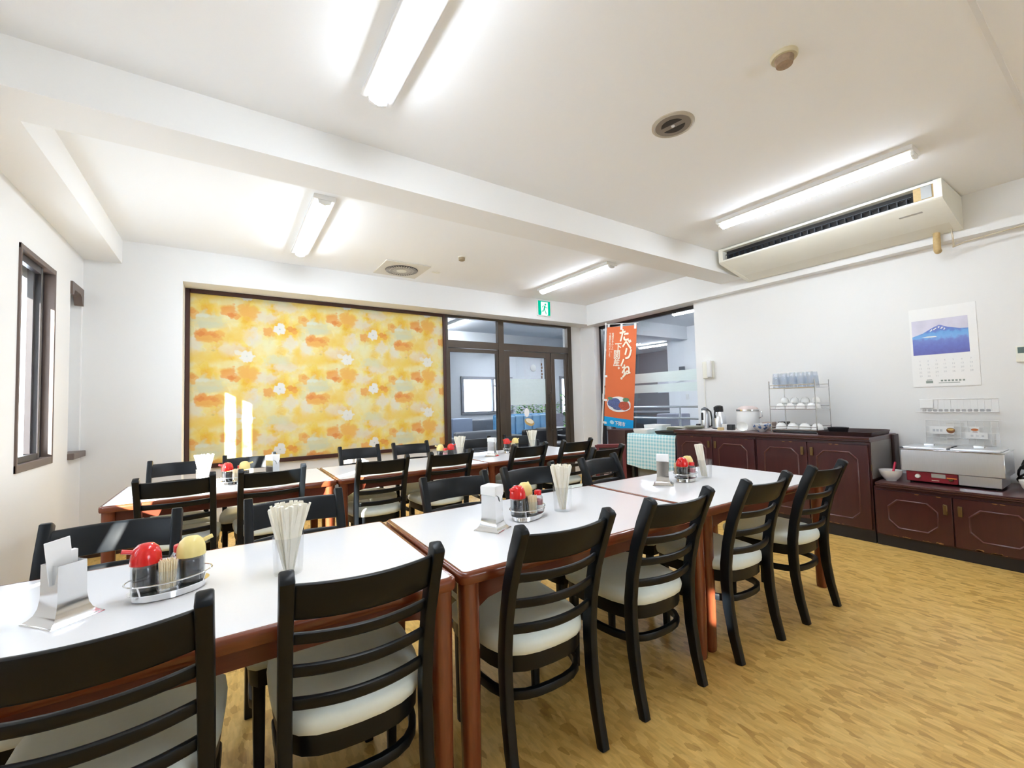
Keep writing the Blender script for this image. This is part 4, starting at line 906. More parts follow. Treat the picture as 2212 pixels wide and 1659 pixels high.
worktop('worktop', 'maroon moulded worktop of the tall cabinets, carrying the cup rack', 1.345, 3.225, 0.8355, 0.876, 4.452)
worktop('worktop', 'low maroon worktop carrying the steel food warmer', -0.55, 1.324, 0.4785, 0.516, 4.452)
ZT, ZL = 0.8764, 0.5164

# dark tray and black bowl at the right end of the tall worktop
t = thing('serving_tray', 'dark brown serving tray at the right end of the tall worktop', 'tray', (4.80, 1.565, ZT))
b = BM(); o1 = rrect(0.50, 0.39, 0.05, 4)
loft(b, [[(x, y, 0) for x, y in o1], [(x * 1.05, y * 1.05, 0.036) for x, y in o1], [(x * 1.07, y * 1.07, 0.036) for x, y in o1], [(x * 1.02, y * 1.02, -0.0)for x, y in o1]], True, False)
obj('tray_body', b, WALNUT, t)
def bowl_prof(r, h, foot=0.45): return [(r * foot, 0), (r * foot, h * 0.08), (r * 0.62, h * 0.2), (r * 0.85, h * 0.5), (r * 0.97, h * 0.85), (r, h), (r * 0.96, h), (r * 0.92, h * 0.84), (r * 0.8, h * 0.5), (r * 0.58, h * 0.24), (0.001, h * 0.16)]
b = BM(); lathe(b, [(0.055, 0), (0.07, 0.01), (0.083, 0.06), (0.08, 0.06), (0.066, 0.014), (0.001, 0.01)], seg=28, cap1=False); tag(obj('bowl', b, BLACKPL, None, 60), 'black bowl standing on the dark tray', 'bowl', None, (4.76, 1.665, ZT + 0.001))

# cup rack
t = thing('cup_rack', 'three tier chrome wire rack holding glasses and cups', 'rack', (4.80, 1.995, ZT))
xs, ys = (-0.16, 0.16), (-0.205, 0.205)
for x in xs:
    for y in ys:
        b = BM(); tube(b, [(x, y, 0), (x, y, 0.52)], 0.005, 8); obj('post', b, CHROME, t)
SH = (0.032, 0.235, 0.445)
for z in SH:
    b = BM()
    for x in xs: tube(b, [(x, ys[0], z), (x, ys[1], z)], 0.004, 6)
    for y in ys: tube(b, [(xs[0], y, z), (xs[1], y, z)], 0.004, 6)
    for k in range(1, 9): x = xs[0] + (xs[1] - xs[0]) * k / 9; tube(b, [(x, ys[0], z), (x, ys[1], z)], 0.002, 5)
    for x in xs: tube(b, [(x, ys[0], z + 0.03), (x, ys[1], z + 0.03)], 0.003, 6)
    obj('shelf', b, CHROME, t)
b = BM(); box(b, -0.15, 0.15, -0.195, 0.195, 0.0005, 0.02, 0.006); tag(obj('drip_tray', b, BLACKPL), 'black drip tray under the chrome cup rack', 'tray', None, (4.80, 1.995, ZT))
b = BM(); lathe(b, [(0.0, 0.112), (0.026, 0.112), (0.027, 0.108), (0.034, 0.0), (0.0328, 0.0), (0.0255, 0.105), (0.0, 0.107)], seg=20, cap0=False, cap1=False)
g0 = tag(obj('tumbler', b, BLUEG, None, 60), 'clear bluish plastic tumbler upside down on the top tier of the rack', 'glass', 'tumblers on the top tier of the rack')
first = True
for row in range(2):
    for k in range(5):
        for lay in range(2):
            loc = (4.80 - 0.105 + row * 0.1, 1.995 + 0.155 - k * 0.0765 + 0.006 * lay, ZT + SH[2] + 0.0045 + lay * 0.038)
            if first: g0.location = loc; first = False
            else: o = g0.copy(); C.objects.link(o); o.location = loc
b = BM(); lathe(b, [(0.018, 0.056), (0.019, 0.05), (0.03, 0.045), (0.039, 0.02), (0.041, 0.0), (0.0385, 0.0), (0.036, 0.02), (0.02, 0.043)], seg=22, cap1=False)
c0 = tag(obj('tea_cup', b, WHITEC, None, 60), 'white handleless tea cup upside down on the middle tier of the rack', 'cup', 'tea cups on the middle tier of the rack'); first = True
for row in range(2):
    for k in range(4):
        for lay in range(2 if row else 1):
            loc = (4.80 - 0.095 + row * 0.10, 1.995 + 0.14 - k * 0.095, ZT + SH[1] + 0.0045 + lay * 0.057)
            if first: c0.location = loc; first = False
            else: o = c0.copy(); C.objects.link(o); o.location = loc
b = BM(); lathe(b, [(0.022, 0.062), (0.022, 0.055), (0.032, 0.052), (0.046, 0.03), (0.052, 0.0), (0.049, 0.0), (0.043, 0.028), (0.028, 0.05)], seg=24, cap1=False)
r0 = tag(obj('rice_bowl', b, WHITEC, None, 60), 'white rice bowl upside down on the bottom tier of the rack', 'bowl', 'rice bowls on the bottom tier of the rack'); first = True
for k in range(4):
    loc = (4.80 - 0.07, 1.995 + 0.15 - k * 0.108, ZT + SH[0] + 0.0045)
    if first: r0.location = loc; first = False
    else: o = r0.copy(); C.objects.link(o); o.location = loc

# counter items left of the rack
t = thing('vacuum_jug', 'slim steel vacuum jug with a black side handle, left on the tall worktop', 'jug', (4.86, 3.065, ZT + 0.0025))
b = BM(); lathe(b, [(0.05, 0), (0.052, 0.01), (0.05, 0.17), (0.042, 0.2), (0.04, 0.215)], seg=26); obj('body', b, STEEL, t, 60)
b = BM(); lathe(b, [(0.041, 0.2155), (0.041, 0.235), (0.02, 0.245), (0.008, 0.255)], seg=22); obj('lid', b, GREYSF, t)
b = BM(); sweep(b, [(0.0, -0.04, 0.225), (0.0, -0.075, 0.2), (0.0, -0.09, 0.1), (0.0, -0.085, 0.03), (0.0, -0.045, 0.02)], rrect(0.018, 0.012, 0.004, 2), Vector((1, 0, 0))); obj('handle', b, BLACKPL, t)
b = BM(); box(b, -0.058, -0.05, -0.012, 0.012, 0.1, 0.19, 0.003); obj('gauge', b, BLACKPL, t)
t = thing('air_pot', 'wide steel air pot with a black pump top', 'jug', (4.86, 2.885, ZT + 0.0025))
b = BM(); lathe(b, [(0.074, 0.012), (0.076, 0.03), (0.074, 0.12), (0.064, 0.165), (0.048, 0.195), (0.046, 0.2)], seg=30); obj('body', b, STEEL, t, 60)
b = BM(); lathe(b, [(0.077, 0), (0.077, 0.0125)], seg=30); obj('base_ring', b, BLACKPL, t)
b = BM(); lathe(b, [(0.048, 0.197), (0.05, 0.215), (0.046, 0.262), (0.028, 0.27), (0.02, 0.274)], seg=26); box(b, -0.085, -0.02, -0.016, 0.016, 0.215, 0.258, 0.006); obj('pump_top', b, BLACKPL, t)
b = BM(); sweep(b, [(-0.079, 0, 0.22), (-0.088, 0, 0.17), (-0.082, 0, 0.13)], rrect(0.02, 0.012, 0.004, 2), Vector((0, 1, 0))); obj('spout', b, BLACKPL, t)
t = thing('rice_urn', 'large white insulated urn with a steel rimmed lid', 'urn', (4.86, 2.545, ZT + 0.0025))
b = BM(); lathe(b, [(0.112, 0), (0.115, 0.01), (0.115, 0.205), (0.112, 0.21)], seg=34); obj('body', b, WHITEM, t, 60)
b = BM(); lathe(b, [(0.119, 0.2105), (0.119, 0.226), (0.11, 0.228)], seg=34); obj('rim', b, CHROME, t)
b = BM(); lathe(b, [(0.108, 0.2285), (0.09, 0.25), (0.05, 0.264), (0.0, 0.267)], seg=30, cap1=False); obj('lid', b, mat('pinkish_lid', (0.72, 0.60, 0.57), 0.4), t, 60)
b = BM(); sweep(b, [(0, -0.119, 0.215), (0, -0.15, 0.2), (0, -0.155, 0.15), (0, -0.118, 0.13)], circ(0.006, 8), Vector((1, 0, 0))); obj('handle', b, CHROME, t)
b = BM(); box(b, -0.135, -0.116, -0.02, 0.02, 0.02, 0.06, 0.003); obj('tap', b, CHROME, t)
b = BM(); box(b, -0.2, 0.2, -0.36, 0.36, 0, 0.002); tag(obj('paper_mat', b, mat('pinkish_paper', (0.80, 0.74, 0.72), 0.8)), 'pale pinkish paper sheet under the jugs on the tall worktop', 'paper', None, (4.77, 2.84, ZT))
b = BM(); lathe(b, [(0.032, 0), (0.034, 0.004), (0.036, 0.06), (0.033, 0.06), (0.031, 0.008)], seg=20); tag(obj('paper_cup', b, WHITEC, None, 60), 'small white cup between the air pot and the white urn', 'cup', None, (4.74, 2.745, ZT + 0.0025))
b = BM(); lathe(b, [(0.034, 0), (0.034, 0.028), (0.03, 0.03)], seg=20); tag(obj('wooden_pot', b, TAN), 'little tan round pot in front of the small white cup', 'pot', None, (4.63, 2.735, ZT + 0.0025))
b = BM(); box(b, -0.035, 0.035, -0.03, 0.03, 0, 0.062, 0.006); tag(obj('black_caddy', b, BLACKPL), 'small black box touching the left of the white urn', 'box', None, (4.70, 2.655, ZT + 0.0025))
b = BM(); box(b, -0.025, 0.025, -0.022, 0.022, 0, 0.052, 0.006); tag(obj('black_box', b, BLACKPL), 'tiny black box left of the slim steel jug', 'box', None, (4.86, 3.155, ZT + 0.0005))
def bowlmat():
    m, nt, b_ = _nt('blue_patterned_china'); N = nt.nodes; L = nt.links
    tc = N.new('ShaderNodeTexCoord'); vo = N.new('ShaderNodeTexNoise'); vo.inputs['Scale'].default_value = 22; vo.inputs['Detail'].default_value = 1; L.new(tc.outputs['Object'], vo.inputs['Vector'])
    r = N.new('ShaderNodeValToRGB'); r.color_ramp.interpolation = 'EASE'; e = r.color_ramp.elements; e[0].position = 0.52; e[0].color = (0.80, 0.81, 0.80, 1); e[1].position = 0.6; e[1].color = (0.10, 0.20, 0.45, 1)
    L.new(vo.outputs['Fac'], r.inputs[0]); L.new(r.outputs[0], b_.inputs['Base Color']); b_.inputs['Roughness'].default_value = 0.2
    return m
CHINA = bowlmat()
b = BM(); lathe(b, bowl_prof(0.088, 0.078), seg=30, cap1=False); tag(obj('china_bowl', b, CHINA, None, 60), 'white china bowl with blue brushwork left of the cup rack', 'bowl', None, (4.70, 2.325, ZT + 0.0005))
b = BM(); lathe(b, bowl_prof(0.055, 0.05), seg=26, cap1=False); tag(obj('small_bowl', b, WHITEC, None, 60), 'small white bowl tipped on its side before the urn', 'bowl', None, (4.60, 2.47, ZT + 0.032), (0.0, R_(-62), R_(25)))
b = BM(); box(b, -0.06, 0.06, -0.05, 0.05, 0, 0.085, 0.01); tag(obj('wooden_box', b, mat('pale_pink_wood', (0.60, 0.48, 0.42), 0.7)), 'pale wooden box behind the blue patterned bowl', 'box', None, (4.98, 2.38, ZT + 0.0005))
b = BM(); box(b, -0.05, 0.05, -0.042, 0.042, 0, 0.09, 0.006); tag(obj('black_box', b, BLACKPL), 'black box behind the left posts of the cup rack', 'box', None, (5.03, 2.25, ZT + 0.0005))

# ------------------------------------------------------------------ food warmer and neighbours on the low worktop
t = thing('food_warmer', 'stainless steel food warmer with a red control panel on the low worktop', 'food warmer', (0, 0, 0))
b = BM(); box(b, 4.605, 4.965, 0.622, 1.19, 0.612, 0.785, 0.004, 1); obj('tank', b, STEEL, t)
b = BM(); box(b, 4.60, 4.97, 0.617, 1.195, 0.785, 0.792, 0.002, 1)
obj('top_rim', b, CHROME, t)
for k in range(2):
    b = BM(); y0 = 0.64 + k * 0.28; box(b, 4.63, 4.945, y0, y0 + 0.262, 0.7925, 0.806, 0.005); box(b, 4.77, 4.80, y0 + 0.10, y0 + 0.16, 0.8065, 0.822, 0.003); obj('lid', b, STEEL, t)
b = BM(); box(b, 4.62, 4.65, 1.175, 1.198, 0.793, 0.80); box(b, 4.76, 4.86, 0.905, 0.918, 0.793, 0.8075); obj('lid_gap', b, BLACKPL, t)
b = BM(); box(b, 4.625, 4.94, 0.645, 0.868, 0.532, 0.6115, 0.004, 1); obj('base_box', b, STEEL, t)
b = BM(); box(b, 4.622, 4.94, 0.869, 1.165, 0.532, 0.6115, 0.004, 1); pn = obj('control_panel', b, mat('worn_red_enamel', (0.27, 0.012, 0.024), 0.35, var=0.3, scale=25), t)
b = BM(); lathe(b, [(0.017, 0), (0.015, 0.016), (0.012, 0.018)], seg=18); o = obj('knob', b, WHITEC, pn); o.location = (4.6215, 1.095, 0.574); o.rotation_euler = (0, -PI / 2, 0)
b = BM(); box(b, 4.6195, 4.6215, 0.935, 1.015, 0.572, 0.602); obj('plate', b, mat('steel_label', (0.55, 0.54, 0.5), 0.4, metal=0.5), pn)
b = BM(); lathe(b, [(0.012, 0), (0.012, 0.02), (0.008, 0.024)], seg=14); o = obj('gas_tap', b, BRASS, pn); o.location = (4.6215, 0.905, 0.567); o.rotation_euler = (0, -PI / 2, 0)
b = BM(); box(b, 4.594, 4.604, 0.87, 0.925, 0.576, 0.584, 0.002); obj('tap_lever', b, mat('orange_lever', (0.75, 0.22, 0.04), 0.5), pn)
b = BM(); box(b, 4.6205, 4.6215, 0.972, 1.015, 0.548, 0.552); obj('lettering', b, IVORY, pn)
for x in (4.66, 4.90):
    for y in (0.67, 1.14):
        b = BM(); lathe(b, [(0.012, ZL), (0.014, 0.533)], x, y, 12); obj('foot', b, BLACKPL, t)
t = thing('white_bowl', 'white bowl with a red handled ladle left of the food warmer', 'bowl', (4.615, 1.262, ZL))
b = BM(); lathe(b, bowl_prof(0.078, 0.088), seg=32, cap1=False); obj('body', b, WHITEC, t, 60)
t = thing('ladle', 'ladle with a red handle standing in the left white bowl', 'ladle', (4.625, 1.257, ZL + 0.016))
b = BM(); sweep(b, [(0.0, -0.01, 0.06), (0.02, -0.018, 0.12), (0.026, -0.02, 0.135)], rrect(0.02, 0.014, 0.005, 2), Vector((0, 1, 0))); obj('handle', b, mat('raspberry_plastic', (0.60, 0.02, 0.07), 0.35), t)
b = BM(); sweep(b, [(-0.012, 0.0, 0.012), (0.0, -0.01, 0.065)], circ(0.004, 8), Vector((0, 1, 0))); lathe(b, [(0.002, 0.0), (0.016, 0.006), (0.022, 0.018), (0.02, 0.018), (0.013, 0.008), (0.002, 0.003)], -0.012, 0, 16, cap0=False, cap1=False); obj('scoop', b, BLACKPL, t)
b = BM(); lathe(b, bowl_prof(0.09, 0.10), seg=32, cap1=False); tag(obj('white_bowl', b, WHITEC, None, 60), 'white bowl right of the food warmer, cut by the frame', 'bowl', None, (4.60, 0.475, ZL))
b = BM(); pts = []
for k in range(84):
    a = k * 0.30; q = k / 83
    ry = 0.085 + 0.03 * math.sin(k * 0.11); rz = 0.07 + 0.03 * math.cos(k * 0.17)
    pts.append((4.985 + 0.05 * math.sin(a * 0.5 + 0.6) + 0.02 * q, 0.505 + ry * math.cos(a), 0.53 + rz + 0.01 + rz * math.sin(a + 0.35 * math.sin(k * 0.2))))
tube(b, pts, 0.008, 8); tag(obj('cable_coil', b, BLACKPL), 'coiled black cable between the food warmer and the wall', 'cable')

# wire grid, wire shelf, cards on the wall
t = thing('wire_grid', 'white wire grid panel leaning on the wall behind the food warmer', 'wire grid', (0, 0, 0))
b = BM()
for k in range(11): y = 0.705 + k * 0.043; tube(b, [(5.085, y, 0.517), (5.10, y, 1.0)], 0.0018, 5, Vector((0, 1, 0)))
for k in range(10): z = 0.56 + k * 0.0485; tube(b, [(5.085 + 0.015 * (z - 0.517) / 0.483, 0.705, z), (5.085 + 0.015 * (z - 0.517) / 0.483, 1.135, z)], 0.0018, 5)
obj('wires', b, WHITEM, t)
b = BM(); tube(b, [(5.084, 0.705, 0.517), (5.10, 0.705, 1.0), (5.10, 1.135, 1.0), (5.084, 1.135, 0.517)], 0.0035, 6, Vector((1, 0, 0))); obj('outer_wire', b, WHITEM, t)
t = thing('wire_shelf', 'white wire wall shelf with a row of grey clips under the calendar', 'wire shelf', (0, 0, 0))
b = BM()
for x in (4.99, 5.03, 5.07, 5.11): tube(b, [(x, 0.70, 1.075), (x, 1.17, 1.075)], 0.0025, 6)
for k in range(13): y = 0.70 + k * 0.039; tube(b, [(4.99, y, 1.075), (5.118, y, 1.075), (5.118, y, 1.18)], 0.0018, 5, Vector((0, 1, 0)))
tube(b, [(5.117, 0.70, 1.18), (5.117, 1.17, 1.18)], 0.0025, 6); obj('wires', b, WHITEM, t)
b = BM(); box(b, -0.006, 0.006, -0.012, 0.012, 0, 0.022, 0.003, 1); k0 = tag(obj('grey_clip', b, mat('grey_clip_plastic', (0.42, 0.42, 0.43), 0.5)), 'little grey clip on the white wire shelf', 'clip', 'grey clips on the wire shelf')
for k in range(12):
    loc = (5.0, 0.74 + k * 0.034, 1.0776)
    if k == 0: k0.location = loc
    else: o = k0.copy(); C.objects.link(o); o.location = loc
b = BM(); box(b, 0, 0.0015, 0, 0.085, 0, 0.075); tag(obj('paper_note', b, PAPER), 'small white paper note above the left end of the wire shelf', 'note', None, (5.105, 1.08, 1.105))
t = thing('menu_card', 'white card with a soup bowl picture on the wire grid', 'menu card', (5.072, 0.955, 0.885))
b = BM(); box(b, 0, 0.0015, 0, 0.15, 0, 0.062); obj('card', b, PAPER, t)
b = BM(); prism(b, [(0.02 + 0.026 * math.cos(a) , 0.033 + (0.02 if math.sin(a) > 0 else 0.026) * math.sin(a)) for a in [2 * PI * k / 24 for k in range(24)]], -0.001, 0, 'x'); obj('bowl_picture', b, mat('brown_print', (0.23, 0.09, 0.03), 0.6), t)
b = BM(); prism(b, [(0.02 + 0.020 * math.cos(a), 0.039 + 0.009 * math.sin(a)) for a in [2 * PI * k / 24 for k in range(24)]], -0.0018, -0.001, 'x'); obj('soup_picture', b, mat('amber_print', (0.75, 0.50, 0.16), 0.6), t)
b = BM()
for k in range(3): box(b, -0.0008, 0, 0.07 + k * 0.022, 0.086 + k * 0.022, 0.02, 0.04)
obj('lettering', b, INKL, t)
t = thing('menu_card', 'white card with a brown dish picture at the right of the wire grid', 'menu card', (5.072, 0.765, 0.855))
b = BM(); box(b, 0, 0.0015, 0, 0.125, 0, 0.05); box(b, -0.0005, 0.001, 0.045, 0.095, 0.04, 0.095); obj('card', b, PAPER, t)
b = BM(); prism(b, [(0.07 + 0.022 * math.cos(a), 0.072 + 0.010 * math.sin(a)) for a in [2 * PI * k / 20 for k in range(20)]], -0.0018, -0.0005, 'x'); obj('dish_picture', b, mat('russet_print', (0.55, 0.17, 0.05), 0.6), t)
b = BM(); prism(b, [(0.052, 0.052), (0.085, 0.052), (0.08, 0.057), (0.057, 0.057)], -0.0018, -0.0005, 'x'); obj('plate_picture', b, mat('dark_print', (0.16, 0.05, 0.03), 0.6), t)
b = BM()
for k in range(3): box(b, -0.0008, 0, 0.02 + k * 0.03, 0.034 + k * 0.03, 0.016, 0.03)
obj('lettering', b, INKL, t)
# calendar
def photo_mat():
    m, nt, b_ = _nt('blue_mountain_print'); N = nt.nodes; L = nt.links
    tc = N.new('ShaderNodeTexCoord'); sp = N.new('ShaderNodeSeparateXYZ'); L.new(tc.outputs['Object'], sp.inputs[0])
    nz = N.new('ShaderNodeTexNoise'); nz.inputs['Scale'].default_value = 34; nz.inputs['Detail'].default_value = 6; L.new(tc.outputs['Object'], nz.inputs['Vector'])
    ad = N.new('ShaderNodeMath'); ad.operation = 'MULTIPLY_ADD'; ad.inputs[1].default_value = 0.09; L.new(nz.outputs['Fac'], ad.inputs[0]); L.new(sp.outputs['Z'], ad.inputs[2])
    r = N.new('ShaderNodeValToRGB'); e = r.color_ramp.elements; e[0].position = 0.0; e[0].color = (0.11, 0.11, 0.40, 1); e[1].position = 1.0; e[1].color = (0.62, 0.62, 0.78, 1)
    for p, c in ((0.28, (0.14, 0.18, 0.55)), (0.42, (0.17, 0.24, 0.62)), (0.50, (0.19, 0.42, 0.78)), (0.60, (0.15, 0.38, 0.75)), (0.66, (0.12, 0.22, 0.62)), (0.72, (0.14, 0.20, 0.60))): q = e.new(p); q.color = (*c, 1)
    mr = N.new('ShaderNodeMapRange'); mr.inputs['From Min'].default_value = 0.03; mr.inputs['From Max'].default_value = 0.36; L.new(ad.outputs[0], mr.inputs['Value'])
    L.new(mr.outputs[0], r.inputs[0]); L.new(r.outputs[0], b_.inputs['Base Color']); b_.inputs['Roughness'].default_value = 0.35
    return m
t = thing('wall_calendar', 'white wall calendar with a blue mountain lake photograph', 'calendar', (XR - 0.006, 0.785, 1.29))
b = BM(); box(b, 0, 0.005, 0, 0.415, 0, 0.69); obj('sheet', b, PAPER, t)
ph = BM(); box(ph, -0.001, 0, 0.05, 0.40, 0.28, 0.585)
bmesh.ops.translate(ph, vec=(0, 0, -0.28), verts=ph.verts); po = obj('photograph', ph, photo_mat(), t, 0); po.location = (0, 0, 0.28)
b = BM(); prism(b, [(0.05, 0.20), (0.10, 0.205), (0.17, 0.225), (0.215, 0.25), (0.225, 0.252), (0.26, 0.235), (0.33, 0.19), (0.40, 0.165), (0.40, 0.305), (0.05, 0.305)], -0.0016, -0.001, 'x'); obj('sky_picture', b, mat('dusk_sky_print', (0.66, 0.64, 0.76), 0.5, var=0.25, scale=8), po)
b = BM()
for y, z, w_ in ((0.20, 0.225, 0.012), (0.22, 0.235, 0.006), (0.24, 0.222, 0.018), (0.265, 0.212, 0.014), (0.185, 0.215, 0.008)): prism(b, [(y, z), (y + w_, z - 0.012), (y + w_ + 0.005, z - 0.008), (y + 0.005, z + 0.008)], -0.0016, -0.001, 'x')
prism(b, [(0.24, 0.148), (0.30, 0.15), (0.34, 0.155), (0.30, 0.16), (0.25, 0.158)], -0.0016, -0.001, 'x')
obj('snow_picture', b, WHITEP, po)
items = []
for k in range(31):
    c = k % 7; r = k // 7
    items.append((str(k + 1), 0.020, Matrix.Translation((-0.0006, 0.36 - c * 0.052, 0.225 - r * 0.033)) @ Matrix.Rotation(-PI / 2, 4, 'Z') @ Matrix.Rotation(PI / 2, 4, 'X'), 0))
obj('day_numbers', join_text(items, INKL, 'day_numbers'), INKL, t)
b = BM()
for k in range(7): box(b, -0.0006, 0, 0.09 + k * 0.022, 0.104 + k * 0.022, 0.042, 0.056)
box(b, -0.0006, 0, 0.285, 0.33, 0.03, 0.052); box(b, -0.0006, 0, 0.29, 0.325, 0.056, 0.062); box(b, -0.0006, 0, 0.12, 0.25, 0.028, 0.033)
obj('footer_print', b, INK, t)
# wall phone and thermostat
t = thing('wall_phone', 'cream wall intercom phone beside the right hand opening', 'phone', (XR - 0.001, 3.14, 1.60))
b = BM(); box(b, -0.035, 0, -0.075, 0.075, -0.11, 0.11, 0.012, 3); obj('body', b, CREAM, t)
b = BM(); box(b, -0.07, -0.036, -0.062, -0.005, -0.1, 0.115, 0.014, 3); obj('handset', b, WHITEM, t)
b = BM(); tube(b, [(-0.02, 0.06, -0.11), (-0.012, 0.065, -0.35), (-0.012, 0.055, -0.6), (-0.012, 0.03, -0.715)], 0.004, 6, Vector((0, 1, 0))); obj('cord', b, CREAM, t)
t = thing('thermostat', 'cream thermostat with a grey display at the right edge of the photo', 'thermostat', (XR - 0.001, 0.53, 1.52))
b = BM(); box(b, -0.022, 0, -0.06, 0.06, -0.062, 0.062, 0.006); obj('case', b, CREAM, t)
b = BM(); box(b, -0.024, -0.0222, -0.04, 0.048, 0.005, 0.052); obj('display', b, mat('lcd_grey', (0.10, 0.16, 0.15), 0.2), t)

# ------------------------------------------------------------------ blue checked side table
t = thing('side_table', 'folding side table under the blue checked cloth', 'table', (4.80, 3.62, 0))
b = BM(); box(b, -0.27, 0.27, -0.36, 0.36, 0.765, 0.79, 0.004, 1); obj('tabletop', b, WHITEM, t)
for sx in (-1, 1):
    for sy in (-1, 1):
        b = BM(); box(b, sx * 0.24 - 0.018, sx * 0.24 + 0.018, sy * 0.32 - 0.018, sy * 0.32 + 0.018, 0, 0.765); obj('leg', b, BLACKPL, t)
b = BM(); box(b, -0.20, 0.22, -0.30, 0.30, 0.02, 0.42, 0.01); tag(obj('storage_crate', b, mat('grey_crate', (0.30, 0.31, 0.31), 0.6)), 'grey storage crate under the blue checked table', 'crate', None, (4.81, 3.62, 0))
def cloth():
    bm = BM(); uvl = bm.loops.layers.uv.new('UVMap'); nu = 40
    x0, x1, y0, y1, zt = 4.515, 5.085, 3.245, 3.995, 0.797
    cols = []
    for k in range(nu + 1):
        v = k / nu; y = y0 + (y1 - y0) * v; rip = 0.009 * math.sin(v * 21) + 0.006 * math.sin(v * 9 + 1)
        zb = 0.325 + 0.055 * v + 0.008 * math.sin(v * 7)
        col = [(x1, y, zt, 0.0)]
        for j in range(5): x = x1 + (x0 + 0.01 - x1) * (j + 1) / 5; col.append((x, y, zt, x1 - x))
        d = x1 - x0
        col.append((x0, y, zt - 0.012, d + 0.01))
        for j in range(8):
            f = (j + 1) / 8; z = zt - 0.012 + (zb - zt + 0.012) * f; col.append((x0 - 0.004 - rip * f - 0.02 * f, y, z, d + 0.01 + (zt - z)))
        cols.append([(bm.verts.new(p[:3]), (y, p[3])) for p in col])
    for a, c in zip(cols[:-1], cols[1:]):
        for j in range(len(a) - 1):
            q = (a[j], c[j], c[j + 1], a[j + 1]); f = bm.faces.new([v[0] for v in q])
            for lp, vv in zip(f.loops, q): lp[uvl].uv = vv[1]
    # far side flap
    last = None
    end = cols[-1]; flap = []
    for j in range(0, 7):
        v, uv = end[j]; flap.append(((v, uv), (bm.verts.new((v.co.x, y1 + 0.012, 0.38 + 0.02 * math.sin(j * 2))), (uv[0] + 0.41, uv[1]))))
    for p, q in zip(flap[:-1], flap[1:]):
        quad = (p[0], p[1], q[1], q[0]); f = bm.faces.new([v[0] for v in quad])
        for lp, vv in zip(f.loops, quad): lp[uvl].uv = vv[1]
    bmesh.ops.recalc_face_normals(bm, faces=bm.faces)
    bmesh.ops.solidify(bm, geom=list(bm.faces), thickness=0.002)
    return bm
tag(obj('table_cloth', cloth(), GINGHAM, None, 50), 'pale blue checked cloth draped over the side table', 'tablecloth')
ZS = 0.8
def dish(label, x, y, w, d, h, m, z=ZS, name='serving_dish', cat='dish'):
    b = BM(); o = rrect(w, d, min(w, d) * 0.2, 4)
    loft(b, [[(px * 0.86, py * 0.86, 0) for px, py in o], [(px * 0.97, py * 0.97, h * 0.5) for px, py in o], [(px, py, h) for px, py in o], [(px * 0.95, py * 0.95, h) for px, py in o], [(px * 0.84, py * 0.84, h * 0.15) for px, py in o]])
    return tag(obj(name, b, m, None, 60), label, cat, None, (x, y, z))
dish('white serving dish at the left front of the blue checked table', 4.64, 3.81, 0.22, 0.24, 0.055, WHITEC)
dish('larger white serving dish at the back of the blue checked table', 4.90, 3.80, 0.26, 0.30, 0.10, WHITEC)
dish('low black tray at the right front of the blue checked table', 4.64, 3.42, 0.2, 0.33, 0.04, BLACKPL, ZS, 'black_tray', 'tray')
BAMB = mat('grey_green_lacquer', (0.43, 0.42, 0.33), 0.5, var=0.2, scale=40)
b = BM(); o_ = rrect(0.25, 0.34, 0.05, 4); loft(b, [[(x * 0.95, y * 0.95, 0) for x, y in o_], [(x, y, 0.010) for x, y in o_], [(x * 0.96, y * 0.96, 0.010) for x, y in o_], [(x * 0.92, y * 0.92, 0.004) for x, y in o_]])
s0 = tag(obj('stacked_tray', b, BAMB, None, 60), 'grey green tray in the stack on the blue checked table', 'tray', 'stacked grey green trays')
for k in range(7):
    loc = (4.90 + 0.006 * math.sin(k * 2.1), 3.42 + 0.008 * math.cos(k * 1.7), ZS + 0.0005 + k * 0.0115)
    if k == 0: s0.location = loc
    else: o = s0.copy(); C.objects.link(o); o.location = loc; o.rotation_euler = (0, 0, 0.05 * math.sin(k * 3))
b = BM(); lathe(b, [(0.06, 0), (0.075, 0.006), (0.115, 0.016), (0.113, 0.018), (0.07, 0.009), (0.001, 0.007)], seg=30, cap1=False); p0 = tag(obj('plate', b, BAMB, None, 60), 'greenish flat plate stacked at the left end of the tall worktop', 'plate', 'flat plates on the tall worktop')
for k in range(3):
    loc = (4.66, 3.09, ZT + 0.0005 + k * 0.0095)
    if k == 0: p0.location = loc
    else: o = p0.copy(); C.objects.link(o); o.location = loc
b = BM(); box(b, -0.22, 0.22, -0.16, 0.16, 0, 0.835, 0.008); tag(obj('wooden_cabinet', b, mat('dark_brown_board', (0.04, 0.013, 0.011), 0.45, var=0.35, scale=8, stretch=(1, 1, 12))), 'dark brown wooden cabinet left of the blue checked table', 'cabinet', None, (4.74, 4.20, 0))
